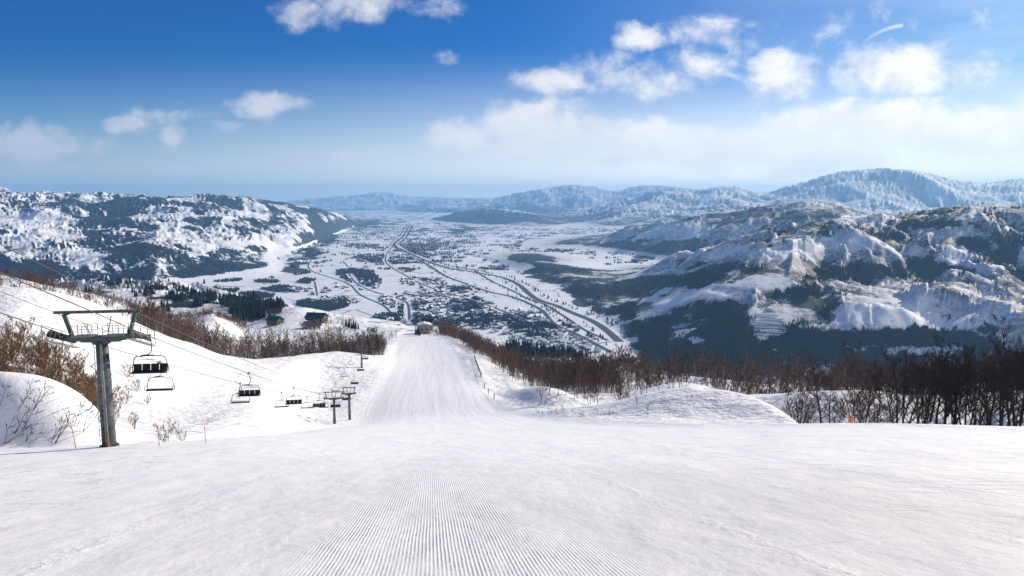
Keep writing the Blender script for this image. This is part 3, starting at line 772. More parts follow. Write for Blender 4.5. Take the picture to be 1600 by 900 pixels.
def snow_slope_mat():
    m, q, b = new_mat('groomed_snow')
    tc = q.n('ShaderNodeTexCoord')
    P = tc.outputs['Object']
    sp = q.n('ShaderNodeSeparateXYZ'); q.put(sp.inputs[0], P)
    x, y = sp.outputs[0], sp.outputs[1]
    at = q.n('ShaderNodeAttribute', attribute_name='offpiste')
    off = at.outputs['Fac']
    g = q.math('MULTIPLY_ADD', y, 0.118, x)                     # distance across the groomed lanes
    wob = q.math('MULTIPLY', q.math('SUBTRACT', q.noise(P, .35, 3, .5), .5), .07)
    gw = q.math('ADD', g, wob)
    # corduroy
    fine = q.math('MULTIPLY', q.math('SUBTRACT', q.noise(P, 7.0, 3, .6), .5), .014)
    ph = q.math('MULTIPLY', q.math('ADD', gw, fine), 2 * math.pi / 0.068)
    cord = q.math('POWER', q.math('MULTIPLY_ADD', q.math('SINE', ph), .5, .5), 1.4)
    lane = q.math('MULTIPLY', q.smooth(gw, -2.7, -1.7), q.smooth(gw, 4.6, 2.4))
    lane2 = q.math('MULTIPLY', q.smooth(gw, 6.3, 6.9), q.smooth(gw, 13.5, 8.4))
    lane3 = q.math('MULTIPLY', q.smooth(gw, -6.4, -7.2), q.smooth(gw, -12.0, -8.0))
    wear = q.smooth(q.noise(q.vmath('MULTIPLY', P, (1, .45, 1)), .55, 4, .6), .36, .60)
    wear2 = q.smooth(q.noise(P, 2.6, 3, .6), .30, .55)
    amp = q.math('ADD', lane, q.math('MULTIPLY', q.math('ADD', lane2, lane3), .85))
    amp = q.math('MAXIMUM', amp, .18)
    amp = q.math('MULTIPLY', amp, q.math('MULTIPLY', q.math('MULTIPLY_ADD', wear, .65, .35), q.math('MULTIPLY_ADD', wear2, .5, .5)))
    amp = q.math('MULTIPLY', amp, q.smooth(y, 58, 18))
    hgt = q.math('MULTIPLY', q.math('MULTIPLY', cord, amp), 0.0105)
    # berms between two passes
    for c0, s in ((6.25, .05), (-6.35, .04), (11.2, .02), (-2.9, .015), (16.5, .02), (-12.5, .02)):
        d = q.math('ABSOLUTE', q.math('SUBTRACT', gw, c0))
        rough = q.math('MULTIPLY', q.smooth(q.noise(P, 2.3, 5, .7), .38, .72), q.smooth(y, 48, 25))
        hgt = q.math('MULTIPLY_ADD', q.math('MULTIPLY', q.smooth(d, .40, .0), rough), s * .7, hgt)
    # long tracks cut by skis
    for (p0, p1, w, dep) in TRACKS:
        dx, dy = p1[0] - p0[0], p1[1] - p0[1]
        L = math.hypot(dx, dy); dx /= L; dy /= L
        al = q.math('ADD', q.math('MULTIPLY_ADD', x, dx, -p0[0] * dx), q.math('MULTIPLY_ADD', y, dy, -p0[1] * dy))
        ac = q.math('ABSOLUTE', q.math('ADD', q.math('ADD', q.math('MULTIPLY_ADD', x, -dy, p0[0] * dy), q.math('MULTIPLY_ADD', y, dx, -p0[1] * dx)), q.math('MULTIPLY', wob, .6)))
        k = q.math('MULTIPLY', q.smooth(ac, w, w * .35), q.math('MULTIPLY', q.smooth(al, 0, .8), q.smooth(al, L, L - .8)))
        hgt = q.math('MULTIPLY_ADD', k, -dep * 1.8, hgt)
    far = q.smooth(y, 60, 140)
    # wind crust, clods and old traces
    lump = q.noise(q.vmath('MULTIPLY', P, (1, .5, 1)), .8, 6, .58)
    crumb = q.noise(P, 7.0, 5, .65)
    side = q.math('MAXIMUM', q.smooth(gw, 8, 16), q.smooth(gw, -7, -13))
    trace = q.noise(q.vmath('MULTIPLY', P, (.35, 1.6, 1)), 1.1, 5, .65, .4)
    trk = q.math('MULTIPLY', q.smooth(trace, .56, .68), q.math('MULTIPLY_ADD', side, .8, .12))
    hgt = q.math('MULTIPLY_ADD', trk, -.055, hgt)
    hgt = q.math('MULTIPLY_ADD', lump, q.math('MULTIPLY_ADD', far, -.09, .13), hgt)
    hgt = q.math('MULTIPLY_ADD', q.noise(q.vmath('MULTIPLY', P, (1, .35, 1)), .22, 3, .5), q.math('MULTIPLY_ADD', far, -.20, .24), hgt)
    hgt = q.math('MULTIPLY_ADD', crumb, q.math('MULTIPLY_ADD', side, .026, .006), hgt)
    # lanes further down and rough snow off the piste
    lanes = q.noise(q.comb(gw, q.math('MULTIPLY', y, .045)), .34, 4, .55)
    hgt = q.math('MULTIPLY_ADD', q.math('MULTIPLY', lanes, far), .30, hgt)
    rough = q.noise(P, .22, 6, .6)
    hgt = q.math('MULTIPLY_ADD', q.math('MULTIPLY', rough, off), 1.7, hgt)
    bp = q.n('ShaderNodeBump')
    bp.inputs['Strength'].default_value = 1.0
    bp.inputs['Distance'].default_value = 1.0
    q.put(bp.inputs['Height'], hgt)
    q.t.links.new(bp.outputs[0], b.inputs['Normal'])
    # distant woods on the near hill's far flank
    fa = q.n('ShaderNodeAttribute', attribute_name='forest').outputs['Fac']
    fn = q.noise(P, .035, 6, .65)
    fm = q.smooth(q.math('ADD', fa, q.math('MULTIPLY', q.math('SUBTRACT', fn, .5), 1.4)), .46, .54)
    br = q.n('ShaderNodeAttribute', attribute_name='brush').outputs['Fac']
    bn = q.smooth(q.math('ADD', q.noise(P, .09, 6, .7), q.math('MULTIPLY', br, .35)), .62, .78)
    snow = q.mix(q.smooth(q.noise(P, .5, 4, .6), .35, .65), (.83, .85, .88, 1), (.89, .885, .88, 1))
    col = q.mix(q.math('MULTIPLY', q.math('MULTIPLY', bn, br), .75), snow, (.16, .13, .12, 1))
    col = q.mix(fm, col, (.022, .032, .026, 1))
    # foreground micro-shadowing painted as greyer snow, stronger to the right
    fore_shade = q.math('MULTIPLY', q.smooth(q.math('MULTIPLY_ADD', q.noise(P, .08, 3, .5), 30, y), 62, 24), q.math('MULTIPLY_ADD', q.smooth(q.noise(q.vmath('MULTIPLY', P, (1, .4, 1)), .10, 3, .5), .3, .7), .35, .65))
    fore_shade = q.math('MULTIPLY', fore_shade, q.smooth(gw, -16, 12, .55, 1.0))
    col = q.mix(fore_shade, col, (.62, .612, .618, 1))
    q.put(b.inputs['Base Color'], col)
    b.inputs['Roughness'].default_value = .62
    b.inputs['Specular IOR Level'].default_value = .25
    return m


def far_land_mat():
    m, q, b = new_mat('snowy_hillside')
    tc = q.n('ShaderNodeTexCoord')
    P = tc.outputs['Object']
    fa = q.n('ShaderNodeAttribute', attribute_name='forest').outputs['Fac']
    br = q.n('ShaderNodeAttribute', attribute_name='brush').outputs['Fac']
    fn = q.noise(P, .011, 9, .68)
    fn2 = q.noise(P, .05, 5, .7)
    e = q.math('ADD', q.math('MULTIPLY', q.math('SUBTRACT', fn, .5), 1.6), q.math('MULTIPLY', q.math('SUBTRACT', fn2, .5), .8))
    fm = q.smooth(q.math('ADD', fa, e), .46, .56)
    bn = q.smooth(q.math('ADD', q.noise(P, .045, 8, .78), q.math('MULTIPLY', br, .20)), .56, .74)
    snow = q.mix(q.smooth(q.noise(P, .004, 4, .6), .35, .65), (.82, .84, .88, 1), (.89, .885, .88, 1))
    bcol = q.mix(q.noise(P, .002, 3, .5), (.04, .042, .05, 1), (.085, .08, .085, 1))
    col = q.mix(q.math('MULTIPLY', q.math('MULTIPLY', bn, br), .75), snow, bcol)
    fcol = q.mix(q.noise(P, .06, 4, .7), (.009, .017, .022, 1), (.024, .038, .046, 1))
    col = q.mix(fm, col, fcol)
    q.put(b.inputs['Base Color'], col)
    b.inputs['Roughness'].default_value = .75
    b.inputs['Specular IOR Level'].default_value = .15
    bp = q.n('ShaderNodeBump')
    bp.inputs['Strength'].default_value = .8
    bp.inputs['Distance'].default_value = 2.5
    q.put(bp.inputs['Height'], q.math('ADD', q.math('MULTIPLY', fn2, .6), q.math('MULTIPLY', fm, .8)))
    q.t.links.new(bp.outputs[0], b.inputs['Normal'])
    return m


def valley_mat():
    m, q, b = new_mat('valley_fields')
    tc = q.n('ShaderNodeTexCoord')
    P = tc.outputs['Object']
    fa = q.n('ShaderNodeAttribute', attribute_name='forest').outputs['Fac']
    fn = q.noise(P, .011, 8, .68)
    fm = q.smooth(q.math('ADD', fa, q.math('MULTIPLY', q.math('SUBTRACT', fn, .5), .9)), .40, .52)
    # field borders: dykes and paths between paddies
    rot = q.n('ShaderNodeVectorRotate', rotation_type='Z_AXIS')
    q.put(rot.inputs['Vector'], P); rot.inputs['Angle'].default_value = .35
    vor = q.n('ShaderNodeTexVoronoi', feature='DISTANCE_TO_EDGE', distance='EUCLIDEAN')
    q.put(vor.inputs['Vector'], q.vmath('MULTIPLY', rot.outputs[0], (1, .62, 1)))
    vor.inputs['Scale'].default_value = .0052
    vor.inputs['Randomness'].default_value = .75
    edge = q.smooth(vor.outputs['Distance'], .030, .010)
    edge = q.math('MULTIPLY', edge, q.smooth(q.noise(P, .004, 3, .6), .47, .58))
    snow = q.mix(q.smooth(q.noise(P, .006, 5, .6), .35, .65), (.80, .82, .86, 1), (.89, .885, .88, 1))
    col = q.mix(q.math('MULTIPLY', edge, .75), snow, (.13, .12, .12, 1))
    gr = q.smooth(q.noise(P, .02, 6, .7), .62, .74)
    col = q.mix(q.math('MULTIPLY', gr, .45), col, (.2, .18, .17, 1))
    col = q.mix(fm, col, (.024, .032, .03, 1))
    q.put(b.inputs['Base Color'], col)
    b.inputs['Roughness'].default_value = .7
    b.inputs['Specular IOR Level'].default_value = .2
    return m


def plane_hit(px, py):
    x, y, z = hit(px, py)
    return (x, y)


TRACKS = [(plane_hit(1488, 763), plane_hit(1640, 783), .10, .05), (plane_hit(1298, 734), plane_hit(1405, 748), .08, .04),
          (plane_hit(1094, 707), plane_hit(1185, 719), .08, .03), (plane_hit(1380, 789), plane_hit(1520, 796), .06, .02),
          (plane_hit(1000, 690), plane_hit(1120, 700), .06, .02),
          (plane_hit(1200, 860), plane_hit(1420, 838), .05, .015), (plane_hit(60, 735), plane_hit(200, 715), .10, .03)]

M = {}
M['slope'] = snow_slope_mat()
M['far'] = far_land_mat()
M['valley'] = valley_mat()
M['steel'] = simple_mat('galvanised_steel', (.27, .29, .28), .5, .6, .25, 1.3)
M['pole'] = simple_mat('weathered_grey_pole', (.10, .112, .118), .55, .25, .6, 1.1)
M['green_steel'] = simple_mat('dull_green_steel', (.075, .10, .095), .5, .3, .25, 1.5)
M['dark_steel'] = simple_mat('dark_steel', (.05, .055, .06), .5, .4, .3, 2.0)
M['black_pad'] = simple_mat('black_padding', (.016, .016, .019), .65, 0, .3, 4)
M['rubber'] = simple_mat('sheave_rubber', (.03, .03, .03), .7, 0, .2, 6)
M['cable'] = simple_mat('steel_rope', (.10, .105, .11), .5, .5, .2, 5)
M['orange'] = simple_mat('orange_plastic', (.55, .16, .10), .5, 0, .15, 4)
M['paleorange'] = simple_mat('faded_orange', (.85, .45, .33), .5, 0, .15, 4)
M['rust'] = simple_mat('rusty_guard', (.25, .10, .05), .8, 0, .4, 8)
M['green_net'] = simple_mat('green_netting', (.04, .16, .13), .7, 0, .25, 2)
M['wood_post'] = simple_mat('wooden_post', (.13, .10, .07), .8, 0, .35, 3)
M['snow'] = simple_mat('roof_snow', (.84, .85, .88), .65, 0, .04, 1.0, .05)
M['green_roof'] = simple_mat('green_metal_roof', (.03, .085, .075), .5, .1, .2, .6)
M['dark_roof'] = simple_mat('dark_metal_roof', (.022, .024, .032), .5, .1, .2, .6)
M['plaster'] = simple_mat('pale_wall', (.42, .39, .35), .8, 0, .15, .8)
M['brown_wall'] = simple_mat('brown_timber_wall', (.12, .085, .06), .8, 0, .25, 1.5)
M['glass'] = simple_mat('dark_window', (.02, .025, .03), .15, 0, .2, 2)
M['water'] = simple_mat('river_water', (.03, .045, .055), .6, 0, .3, .02)
M['gravel'] = simple_mat('river_bank', (.16, .16, .17), .8, 0, .4, .03)
M['asphalt'] = simple_mat('wet_asphalt', (.055, .056, .06), .6, 0, .3, .05)


def bark_mat(name, lo, hi, attr=False):
    m, q, b = new_mat(name)
    if attr:
        r = q.n('ShaderNodeAttribute', attribute_name='tint').outputs['Fac']
    else:
        r = q.n('ShaderNodeObjectInfo').outputs['Random']
    tc = q.n('ShaderNodeTexCoord')
    n = q.noise(tc.outputs['Object'], 1.2, 4, .6)
    f = q.math('ADD', q.math('MULTIPLY', r, .75), q.math('MULTIPLY_ADD', n, .6, -.2), clamp=True)
    q.put(b.inputs['Base Color'], q.mix(f, lo + (1,), hi + (1,)))
    b.inputs['Roughness'].default_value = .85
    b.inputs['Specular IOR Level'].default_value = .15
    return m


M['bark'] = bark_mat('grey_brown_bark', (.045, .035, .03), (.10, .08, .07))
M['twig'] = bark_mat('red_brown_twigs', (.055, .034, .027), (.12, .07, .05))
M['dark_bark'] = bark_mat('dark_bark', (.018, .016, .016), (.045, .037, .033))  # backlit shade of the right-hand trees in the bark colour; also conifer trunks
M['shaded_twig'] = bark_mat('shaded_twigs', (.022, .017, .015), (.062, .042, .034))  # twig colour darkened to carry the backlit shade of the right-hand trees
def wood_mat():
    m, q, b = new_mat('wood_twigs')
    r = q.n('ShaderNodeAttribute', attribute_name='tint').outputs['Fac']
    cr = q.n('ShaderNodeValToRGB')
    q.put(cr.inputs[0], q.math('MULTIPLY', r, .5))
    e = cr.color_ramp.elements
    e[0].position, e[0].color = 0.0, (.045, .032, .028, 1)
    e[1].position, e[1].color = 1.0, (.34, .31, .28, 1)
    for p, c in ((.14, (.115, .058, .042, 1)), (.34, (.19, .105, .072, 1)), (.5, (.15, .125, .11, 1)), (.52, (.12, .10, .09, 1))):
        x = e.new(p); x.color = c
    q.put(b.inputs['Base Color'], cr.outputs[0])
    b.inputs['Roughness'].default_value = .85
    b.inputs['Specular IOR Level'].default_value = .15
    return m


M['wood_twig'] = wood_mat()
M['shrub_twig'] = bark_mat('shrub_twigs', (.13, .075, .04), (.24, .14, .075))
M['needles'] = bark_mat('conifer_needles', (.012, .026, .018), (.03, .05, .03))
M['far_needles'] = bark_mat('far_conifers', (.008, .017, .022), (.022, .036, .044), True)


# ------------------------------------------------------------------ terrain objects
def terrain_objects():
    idx = np.arange(NU * NY).reshape(NY, NU)
    quads = np.stack([idx[:-1, :-1], idx[:-1, 1:], idx[1:, 1:], idx[1:, :-1]], -1).reshape(-1, 4)
    Yc = np.repeat((.5 * (YS[:-1] + YS[1:]))[:, None], NU - 1, 1).ravel()
    Hc = (.25 * (H[:-1, :-1] + H[1:, 1:] + H[1:, :-1] + H[:-1, 1:])).ravel()
    rel = Hc - FLOOR
    Uc = np.repeat((.5 * (US[:-1] + US[1:]))[None, :], NY - 1, 0).ravel()
    near = Yc < np.where(Uc > .19, 1400, 2050)
    flat = ~near & (rel < 7)
    flat &= ~((Uc > .155) & (Yc < 3200))
    mount = ~near & ~flat & (Yc > 12200)
    hills = ~near & ~flat & ~mount
    V = np.stack([GX, GY, H], -1).reshape(-1, 3)
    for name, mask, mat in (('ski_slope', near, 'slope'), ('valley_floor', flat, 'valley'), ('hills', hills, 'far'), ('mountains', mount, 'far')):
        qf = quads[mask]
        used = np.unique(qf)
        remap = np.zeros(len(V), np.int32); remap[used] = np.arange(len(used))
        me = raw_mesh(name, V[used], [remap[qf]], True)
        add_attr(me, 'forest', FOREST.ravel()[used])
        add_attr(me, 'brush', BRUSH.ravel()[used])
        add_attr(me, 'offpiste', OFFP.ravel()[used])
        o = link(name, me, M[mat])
        tag(o, kind='structure')
    # the slope behind the camera
    xs = np.linspace(-120, 120, 41); ys = np.linspace(-90, 2.35, 24)
    X, Yg = np.meshgrid(xs, ys)
    Z = CAMZ - 2.6 - .306 * Yg - .012
    i = np.arange(X.size).reshape(X.shape)
    qd = np.stack([i[:-1, :-1], i[:-1, 1:], i[1:, 1:], i[1:, :-1]], -1).reshape(-1, 4)
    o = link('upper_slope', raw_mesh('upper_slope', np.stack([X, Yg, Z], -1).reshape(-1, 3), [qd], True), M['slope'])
    tag(o, kind='structure')


terrain_objects()


def ribbon(name, pts, width, mat, lift=.5):
    P = np.array([Wf(*p) for p in pts])
    d = np.concatenate([[0], np.cumsum(np.hypot(*np.diff(P, axis=0).T))])
    s = np.linspace(0, d[-1], max(20, int(d[-1] / 40)))
    x, y = pchip(d, P[:, 0], s), pchip(d, P[:, 1], s)
    tx, ty = np.gradient(x), np.gradient(y)
    L = np.hypot(tx, ty); nx, ny = -ty / L, tx / L
    w = width * (1 + .25 * fbm(s / 160, s * 0 + .3, 3, .5, 811))[:, None] * .5 if name == 'river' else np.full((len(s), 1), width * .5)
    A = np.stack([x, y], 1) + np.stack([nx, ny], 1) * w
    B = np.stack([x, y], 1) - np.stack([nx, ny], 1) * w
    za = np.maximum(ground(A[:, 0], A[:, 1]), ground(B[:, 0], B[:, 1])) + lift
    V = np.concatenate([np.column_stack([A, za]), np.column_stack([B, za])])
    n = len(s); i = np.arange(n - 1)
    o = link(name, raw_mesh(name, V, [np.stack([i, i + n, i + n + 1, i + 1], 1)[:, ::-1]], False), mat)
    tag(o, kind='structure')
    return o


RIVER = [(640, 352), (634, 362), (628, 371), (616, 381), (634, 393), (658, 404), (684, 414), (702, 419), (746, 426), (786, 434), (812, 446), (828, 460), (840, 468), (870, 478), (890, 487), (926, 502), (945, 514), (968, 534)]
ROADS = [([(740, 421), (766, 438), (800, 454), (828, 468), (852, 476), (870, 487), (886, 497), (916, 517), (950, 532)], 13),
         ([(650, 404), (672, 416), (700, 433), (730, 444), (764, 456), (800, 464), (830, 476), (848, 486), (866, 506), (900, 522), (956, 551)], 20),
         ([(628, 371), (608, 391), (603, 409), (615, 420), (633, 430), (649, 439), (680, 452), (720, 464), (770, 480), (830, 505)], 12),
         ([(545, 428), (560, 445), (585, 456), (606, 462), (622, 467), (635, 472), (639, 482), (640, 500)], 11),
         ([(487, 405), (482, 418), (492, 426), (515, 433), (545, 444), (565, 462), (600, 478), (612, 490)], 10),
         ([(700, 420), (740, 421), (765, 427)], 12), ([(536, 408), (545, 418)], 9), ([(712, 412), (716, 420)], 8),
         ([(500, 470), (545, 462), (600, 463)], 8), ([(492, 440), (496, 462)], 9)]
ribbon('riverbank', RIVER, 30, M['gravel'], .5)
ribbon('river', RIVER, 23, M['water'], 1.0)
for pts, w in ROADS:
    ribbon('road', pts, w * .75, M['asphalt'], 1.5)


# ------------------------------------------------------------------ air
def haze():
    zt, zb = float(H.max()) + 40, -30.0
    x, y0, y1 = 62000.0, -6000.0, 39500.0
    V = [(-x, y0, zb), (x, y0, zb), (x, y1, zb), (-x, y1, zb), (-x, y0, zt), (x, y0, zt), (x, y1, zt), (-x, y1, zt)]
    # wide enough for the outermost ground
    F = [[3, 2, 1, 0], [4, 5, 6, 7], [0, 1, 5, 4], [1, 2, 6, 5], [2, 3, 7, 6], [3, 0, 4, 7]]
    me = bpy.data.meshes.new('haze')
    me.from_pydata([(a * 2.2, b if b < 0 else b * 1.02, c) for a, b, c in V], [], F)
    m = bpy.data.materials.new('haze')
    m.use_nodes = True
    t = m.node_tree
    t.nodes.clear()
    out = t.nodes.new('ShaderNodeOutputMaterial')
    v = t.nodes.new('ShaderNodeVolumePrincipled')
    v.inputs['Color'].default_value = HAZE_COLOR
    v.inputs['Density'].default_value = HAZE_DENSITY
    v.inputs['Anisotropy'].default_value = 0.25
    t.links.new(v.outputs[0], out.inputs['Volume'])
    tag(link('haze', me, m), kind='stuff')


haze()


# ------------------------------------------------------------------ chairlift
LZ = None
T1 = W(171, 697, 44.0); T2 = W(523, 667, 174.0)
HEAD = np.array((T2[0] - T1[0], T2[1] - T1[1])); HEAD /= np.linalg.norm(HEAD)
SIDE = np.array((HEAD[1], -HEAD[0]))                    # to the right of the down-hill direction
LROT = math.atan2(-HEAD[0], HEAD[1])
GAUGE = 2.12


def on_line(s, off=0.0):
    """plan position s metres down the line from the first tower"""
    p = T1[:2] + HEAD * s + SIDE * off
    return p


S2 = float(np.dot(T2[:2] - T1[:2], HEAD))
TOWERS = []                                             # (s, rope height)
for py_, s_ in ((521, 0.0), (621, S2), (546, S2 + 105), (528, S2 + 205)):
    p = on_line(s_)
    u_ = p[0] / p[1]
    px_ = 800 + FPX * u_ * 1.03
    TOWERS.append((s_, W(px_, py_, p[1])[2]))


def rope_z(s):
    if s < 0:
        return TOWERS[0][1] - s * .325 - 0.0012 * s * (s + 75) * .5
    for (a, za), (b, zb) in zip(TOWERS[:-1], TOWERS[1:]):
        if s <= b:
            t = (s - a) / (b - a)
            L = b - a
            return za + (zb - za) * t - t * (1 - t) * L * L * .00022
    return TOWERS[-1][1]


def lift_tower(s, labels, rich, scale=1.0, base_sink=1.0, side=0.0, GAUGE=2.12):
    p = on_line(s, side)
    zt = rope_z(s)
    zb = gz(*p) if s > 1 else min(gz(*p), T1[2])
    h = zt - zb - .35
    t = empty('lift_tower', (p[0], p[1], zb), LROT)
    tag(t, labels, 'lift tower', 'towers of the chairlift')
    sd = 22 if rich else 12
    m = MB()
    r0, r1 = (.42, .35) if rich else (.36, .28)
    pts = [(0, 0, -base_sink), (0, 0, h * .33), (0, 0, h * .66), (0, 0, h - .1)]
    m.tube(pts, [r0 * 1.02, r0 * .96, (r0 + r1) * .5, r1], sd)
    if rich:
        for k in (.30, .62):
            m.tube([(0, 0, h * k - .07), (0, 0, h * k + .07)], (r0 + (r1 - r0) * k) * 1.07, sd)
        m.tube([(0, 0, -.25), (0, 0, .10)], r0 * 1.35, sd)
    m.build('pole', M['pole'], t, smooth=True)
    # lower crossbar, gently bowed
    g = GAUGE
    m = MB()
    for sx in (-1, 1):
        m.bar((0, 0, h), (sx * g * .55, 0, h + .03), .42, .40)
        m.bar((sx * g * .552, 0, h + .03), (sx * (g + .12), 0, h + .16), .34, .30)
    m.box((0, 0, h - .06), (.95, .62, .54), bev=.05)
    m.build('crossbar', M['green_steel'], t)
    ht = h + 1.75
    m = MB()
    m.bar((-g - .55, 0, ht), (g + .30, 0, ht), .20, .17)
    for sx in (-1, 1):
        m.bar((sx * (g - .3), -.28, ht - .10), (sx * (g - .3), .28, ht - .10), .1, .08)
    m.build('top_beam', M['green_steel'], t)
    for sx in (-1, 1):
        m = MB()
        m.bar((sx * (g * .80), 0, h + .22), (sx * (g - .02), 0, ht - .10), .21, .19)
        m.build('strut', M['green_steel'], t)
    if not rich:
        m = MB()
        m.bar((-.25, 0, h + .22), (-.62, 0, ht - .1), .12, .1); m.bar((.25, 0, h + .22), (.62, 0, ht - .1), .12, .1)
        m.build('brace', M['green_steel'], t)
    # sheave trains
    nw = 8 if rich else 6
    tilt = .325 if s < 1 else .2
    for sx in (-1, 1):
        m = MB()
        L = nw * .44
        cx = sx * (g + .22)

        def q_(y, z):
            return (cx, y, h + .22 + z - tilt * y)
        m.bar(q_(-L * .5, -.16), q_(L * .5, -.16), .07, .16)
        m.bar((sx * g, -L * .25, h + .1 + tilt * L * .25), (sx * g, L * .25, h + .1 - tilt * L * .25), .09, .14)
        m.bar((sx * (g - .1), 0, h + .10), (cx, 0, h + .05), .2, .2)
        for k in range(nw // 2):
            y = (k + .5) * .88 - L / 2
            m.bar(q_(y - .36, .0), q_(y + .36, .0), .06, .10)
        a = m.build('sheave_assembly', M['dark_steel'], t)
        for k in range(nw):
            w = MB()
            y = (k + .5) * .44 - L / 2
            w.disc((cx - sx * .1, y, h + .22 - tilt * y - .02), (1, 0, 0), .20, .09, 12)
            w.disc((cx - sx * .1, y, h + .22 - tilt * y - .02), (1, 0, 0), .11, .14, 10)
            w.build('sheave', M['rubber'], a)
        if rich:
            c = MB()                                     # catwalk with its railing beside the wheels
            c.bar(q_(-L * .55, -.50), q_(L * .55, -.50), .40, .04)
            for e in (-1, -.33, .33, 1):
                b0 = np.array(q_(e * L * .52, -.48)) + np.array((sx * .22, 0, 0))
                c.bar(b0, b0 + np.array((0, 0, .95)), .04, .04)
            for zz in (.42, .93):
                c.bar(np.array(q_(-L * .52, -.48 + zz)) + np.array((sx * .22, 0, 0)), np.array(q_(L * .52, -.48 + zz)) + np.array((sx * .22, 0, 0)), .035, .035)
            c.build('catwalk', M['steel'], t)
    if rich:
        m = MB()                                         # work platform railing on the crossbar
        for x0, x1 in ((-1.55, -.35), (.25, 1.5)):
            for y in (-.42, .42):
                for e in (0, .5, 1):
                    x = x0 + (x1 - x0) * e
                    m.bar((x, y, h + .2), (x, y, h + .92), .035, .035)
                for zz in (.55, .92):
                    m.bar((x0, y, h + zz), (x1, y, h + zz), .03, .03)
            m.box(((x0 + x1) / 2, 0, h + .235), (x1 - x0, .9, .03))
        m.bar((-.45, -.2, h + .2), (-.85, -.2, h + .95), .05, .05); m.bar((.45, -.2, h + .2), (.75, -.2, h + 1.5), .05, .05)
        m.build('work_platform', M['steel'], t)
        m = MB()                                         # ladder on the uphill face
        a = -.2
        ca, sa = math.cos(-1.75), math.sin(-1.75)
        for dx in (-.19, .19):
            m.tube([(ca * .62 - sa * dx, sa * .62 + ca * dx, .5), (ca * .53 - sa * dx, sa * .53 + ca * dx, h - .2)], .022, 6)
        for k in range(int((h - .7) / .3)):
            f = k * .3 / h
            rr = .62 - .09 * f
            z = .65 + k * .3
            m.tube([(ca * rr + sa * .19, sa * rr - ca * .19, z), (ca * rr - sa * .19, sa * rr + ca * .19, z)], .014, 5)
        m.build('ladder', M['steel'], t)
        m = MB()
        m.tube([(ca * .45 + sa * -.22, sa * .45 - ca * -.22, .2), (ca * .38 + sa * -.18, sa * .38 - ca * -.18, h - .3)], .055, 8)
        m.build('conduit', M['steel'], t)
        m = MB()
        for zz in (.25, .55, .85):
            m.box((ca * .52 - sa * .22, sa * .52 + ca * .22, zz), (.16, .16, .22), bev=.02)
        m.build('base_guard', M['rust'], t)
    return t


lift_tower(0, 'big grey lift tower standing at the left edge of the slope, nearest of all', True)
lift_tower(TOWERS[1][0], 'left one of the pair of slim dark lift towers below the slope, standing in front', False)
lift_tower(S2 + 7, 'right one of the pair of slim dark lift towers, half hidden by its twin', False, side=3.2, GAUGE=1.5)
lift_tower(TOWERS[2][0], 'small far lift tower beside the blue shadow at the wood edge', False)
lift_tower(TOWERS[3][0], 'tiny farthest lift tower near the brown trees at the piste end', False)


def rope(off, dz, name, label, r, s0=-70, sag=0.0):
    m = MB()
    pts = []
    for s in np.concatenate([np.linspace(s0, -2, 14), np.linspace(0, S2, 34), np.linspace(S2 + 3, TOWERS[-1][0], 30)]):
        p = on_line(s, off)
        pts.append((p[0], p[1], rope_z(s) + dz))
    m.tube(pts, r, 6)
    tag(m.build(name, M['cable']), label, 'cable', 'cables of the chairlift')


rope(GAUGE + .12, .02, 'haul_rope', 'steel haul rope on the right wheels, carrying the dark backed chairs', .028)
rope(-GAUGE - .12, .02, 'haul_rope', 'steel haul rope on the left wheels, carrying the thin empty seats', .028)
rope(-GAUGE - .3, 1.30, 'signal_cable', 'thin signal cable along the left end of the top beams', .018)
rope(GAUGE + .1, 1.30, 'signal_cable', 'thin signal cable along the right end of the top beams', .018)


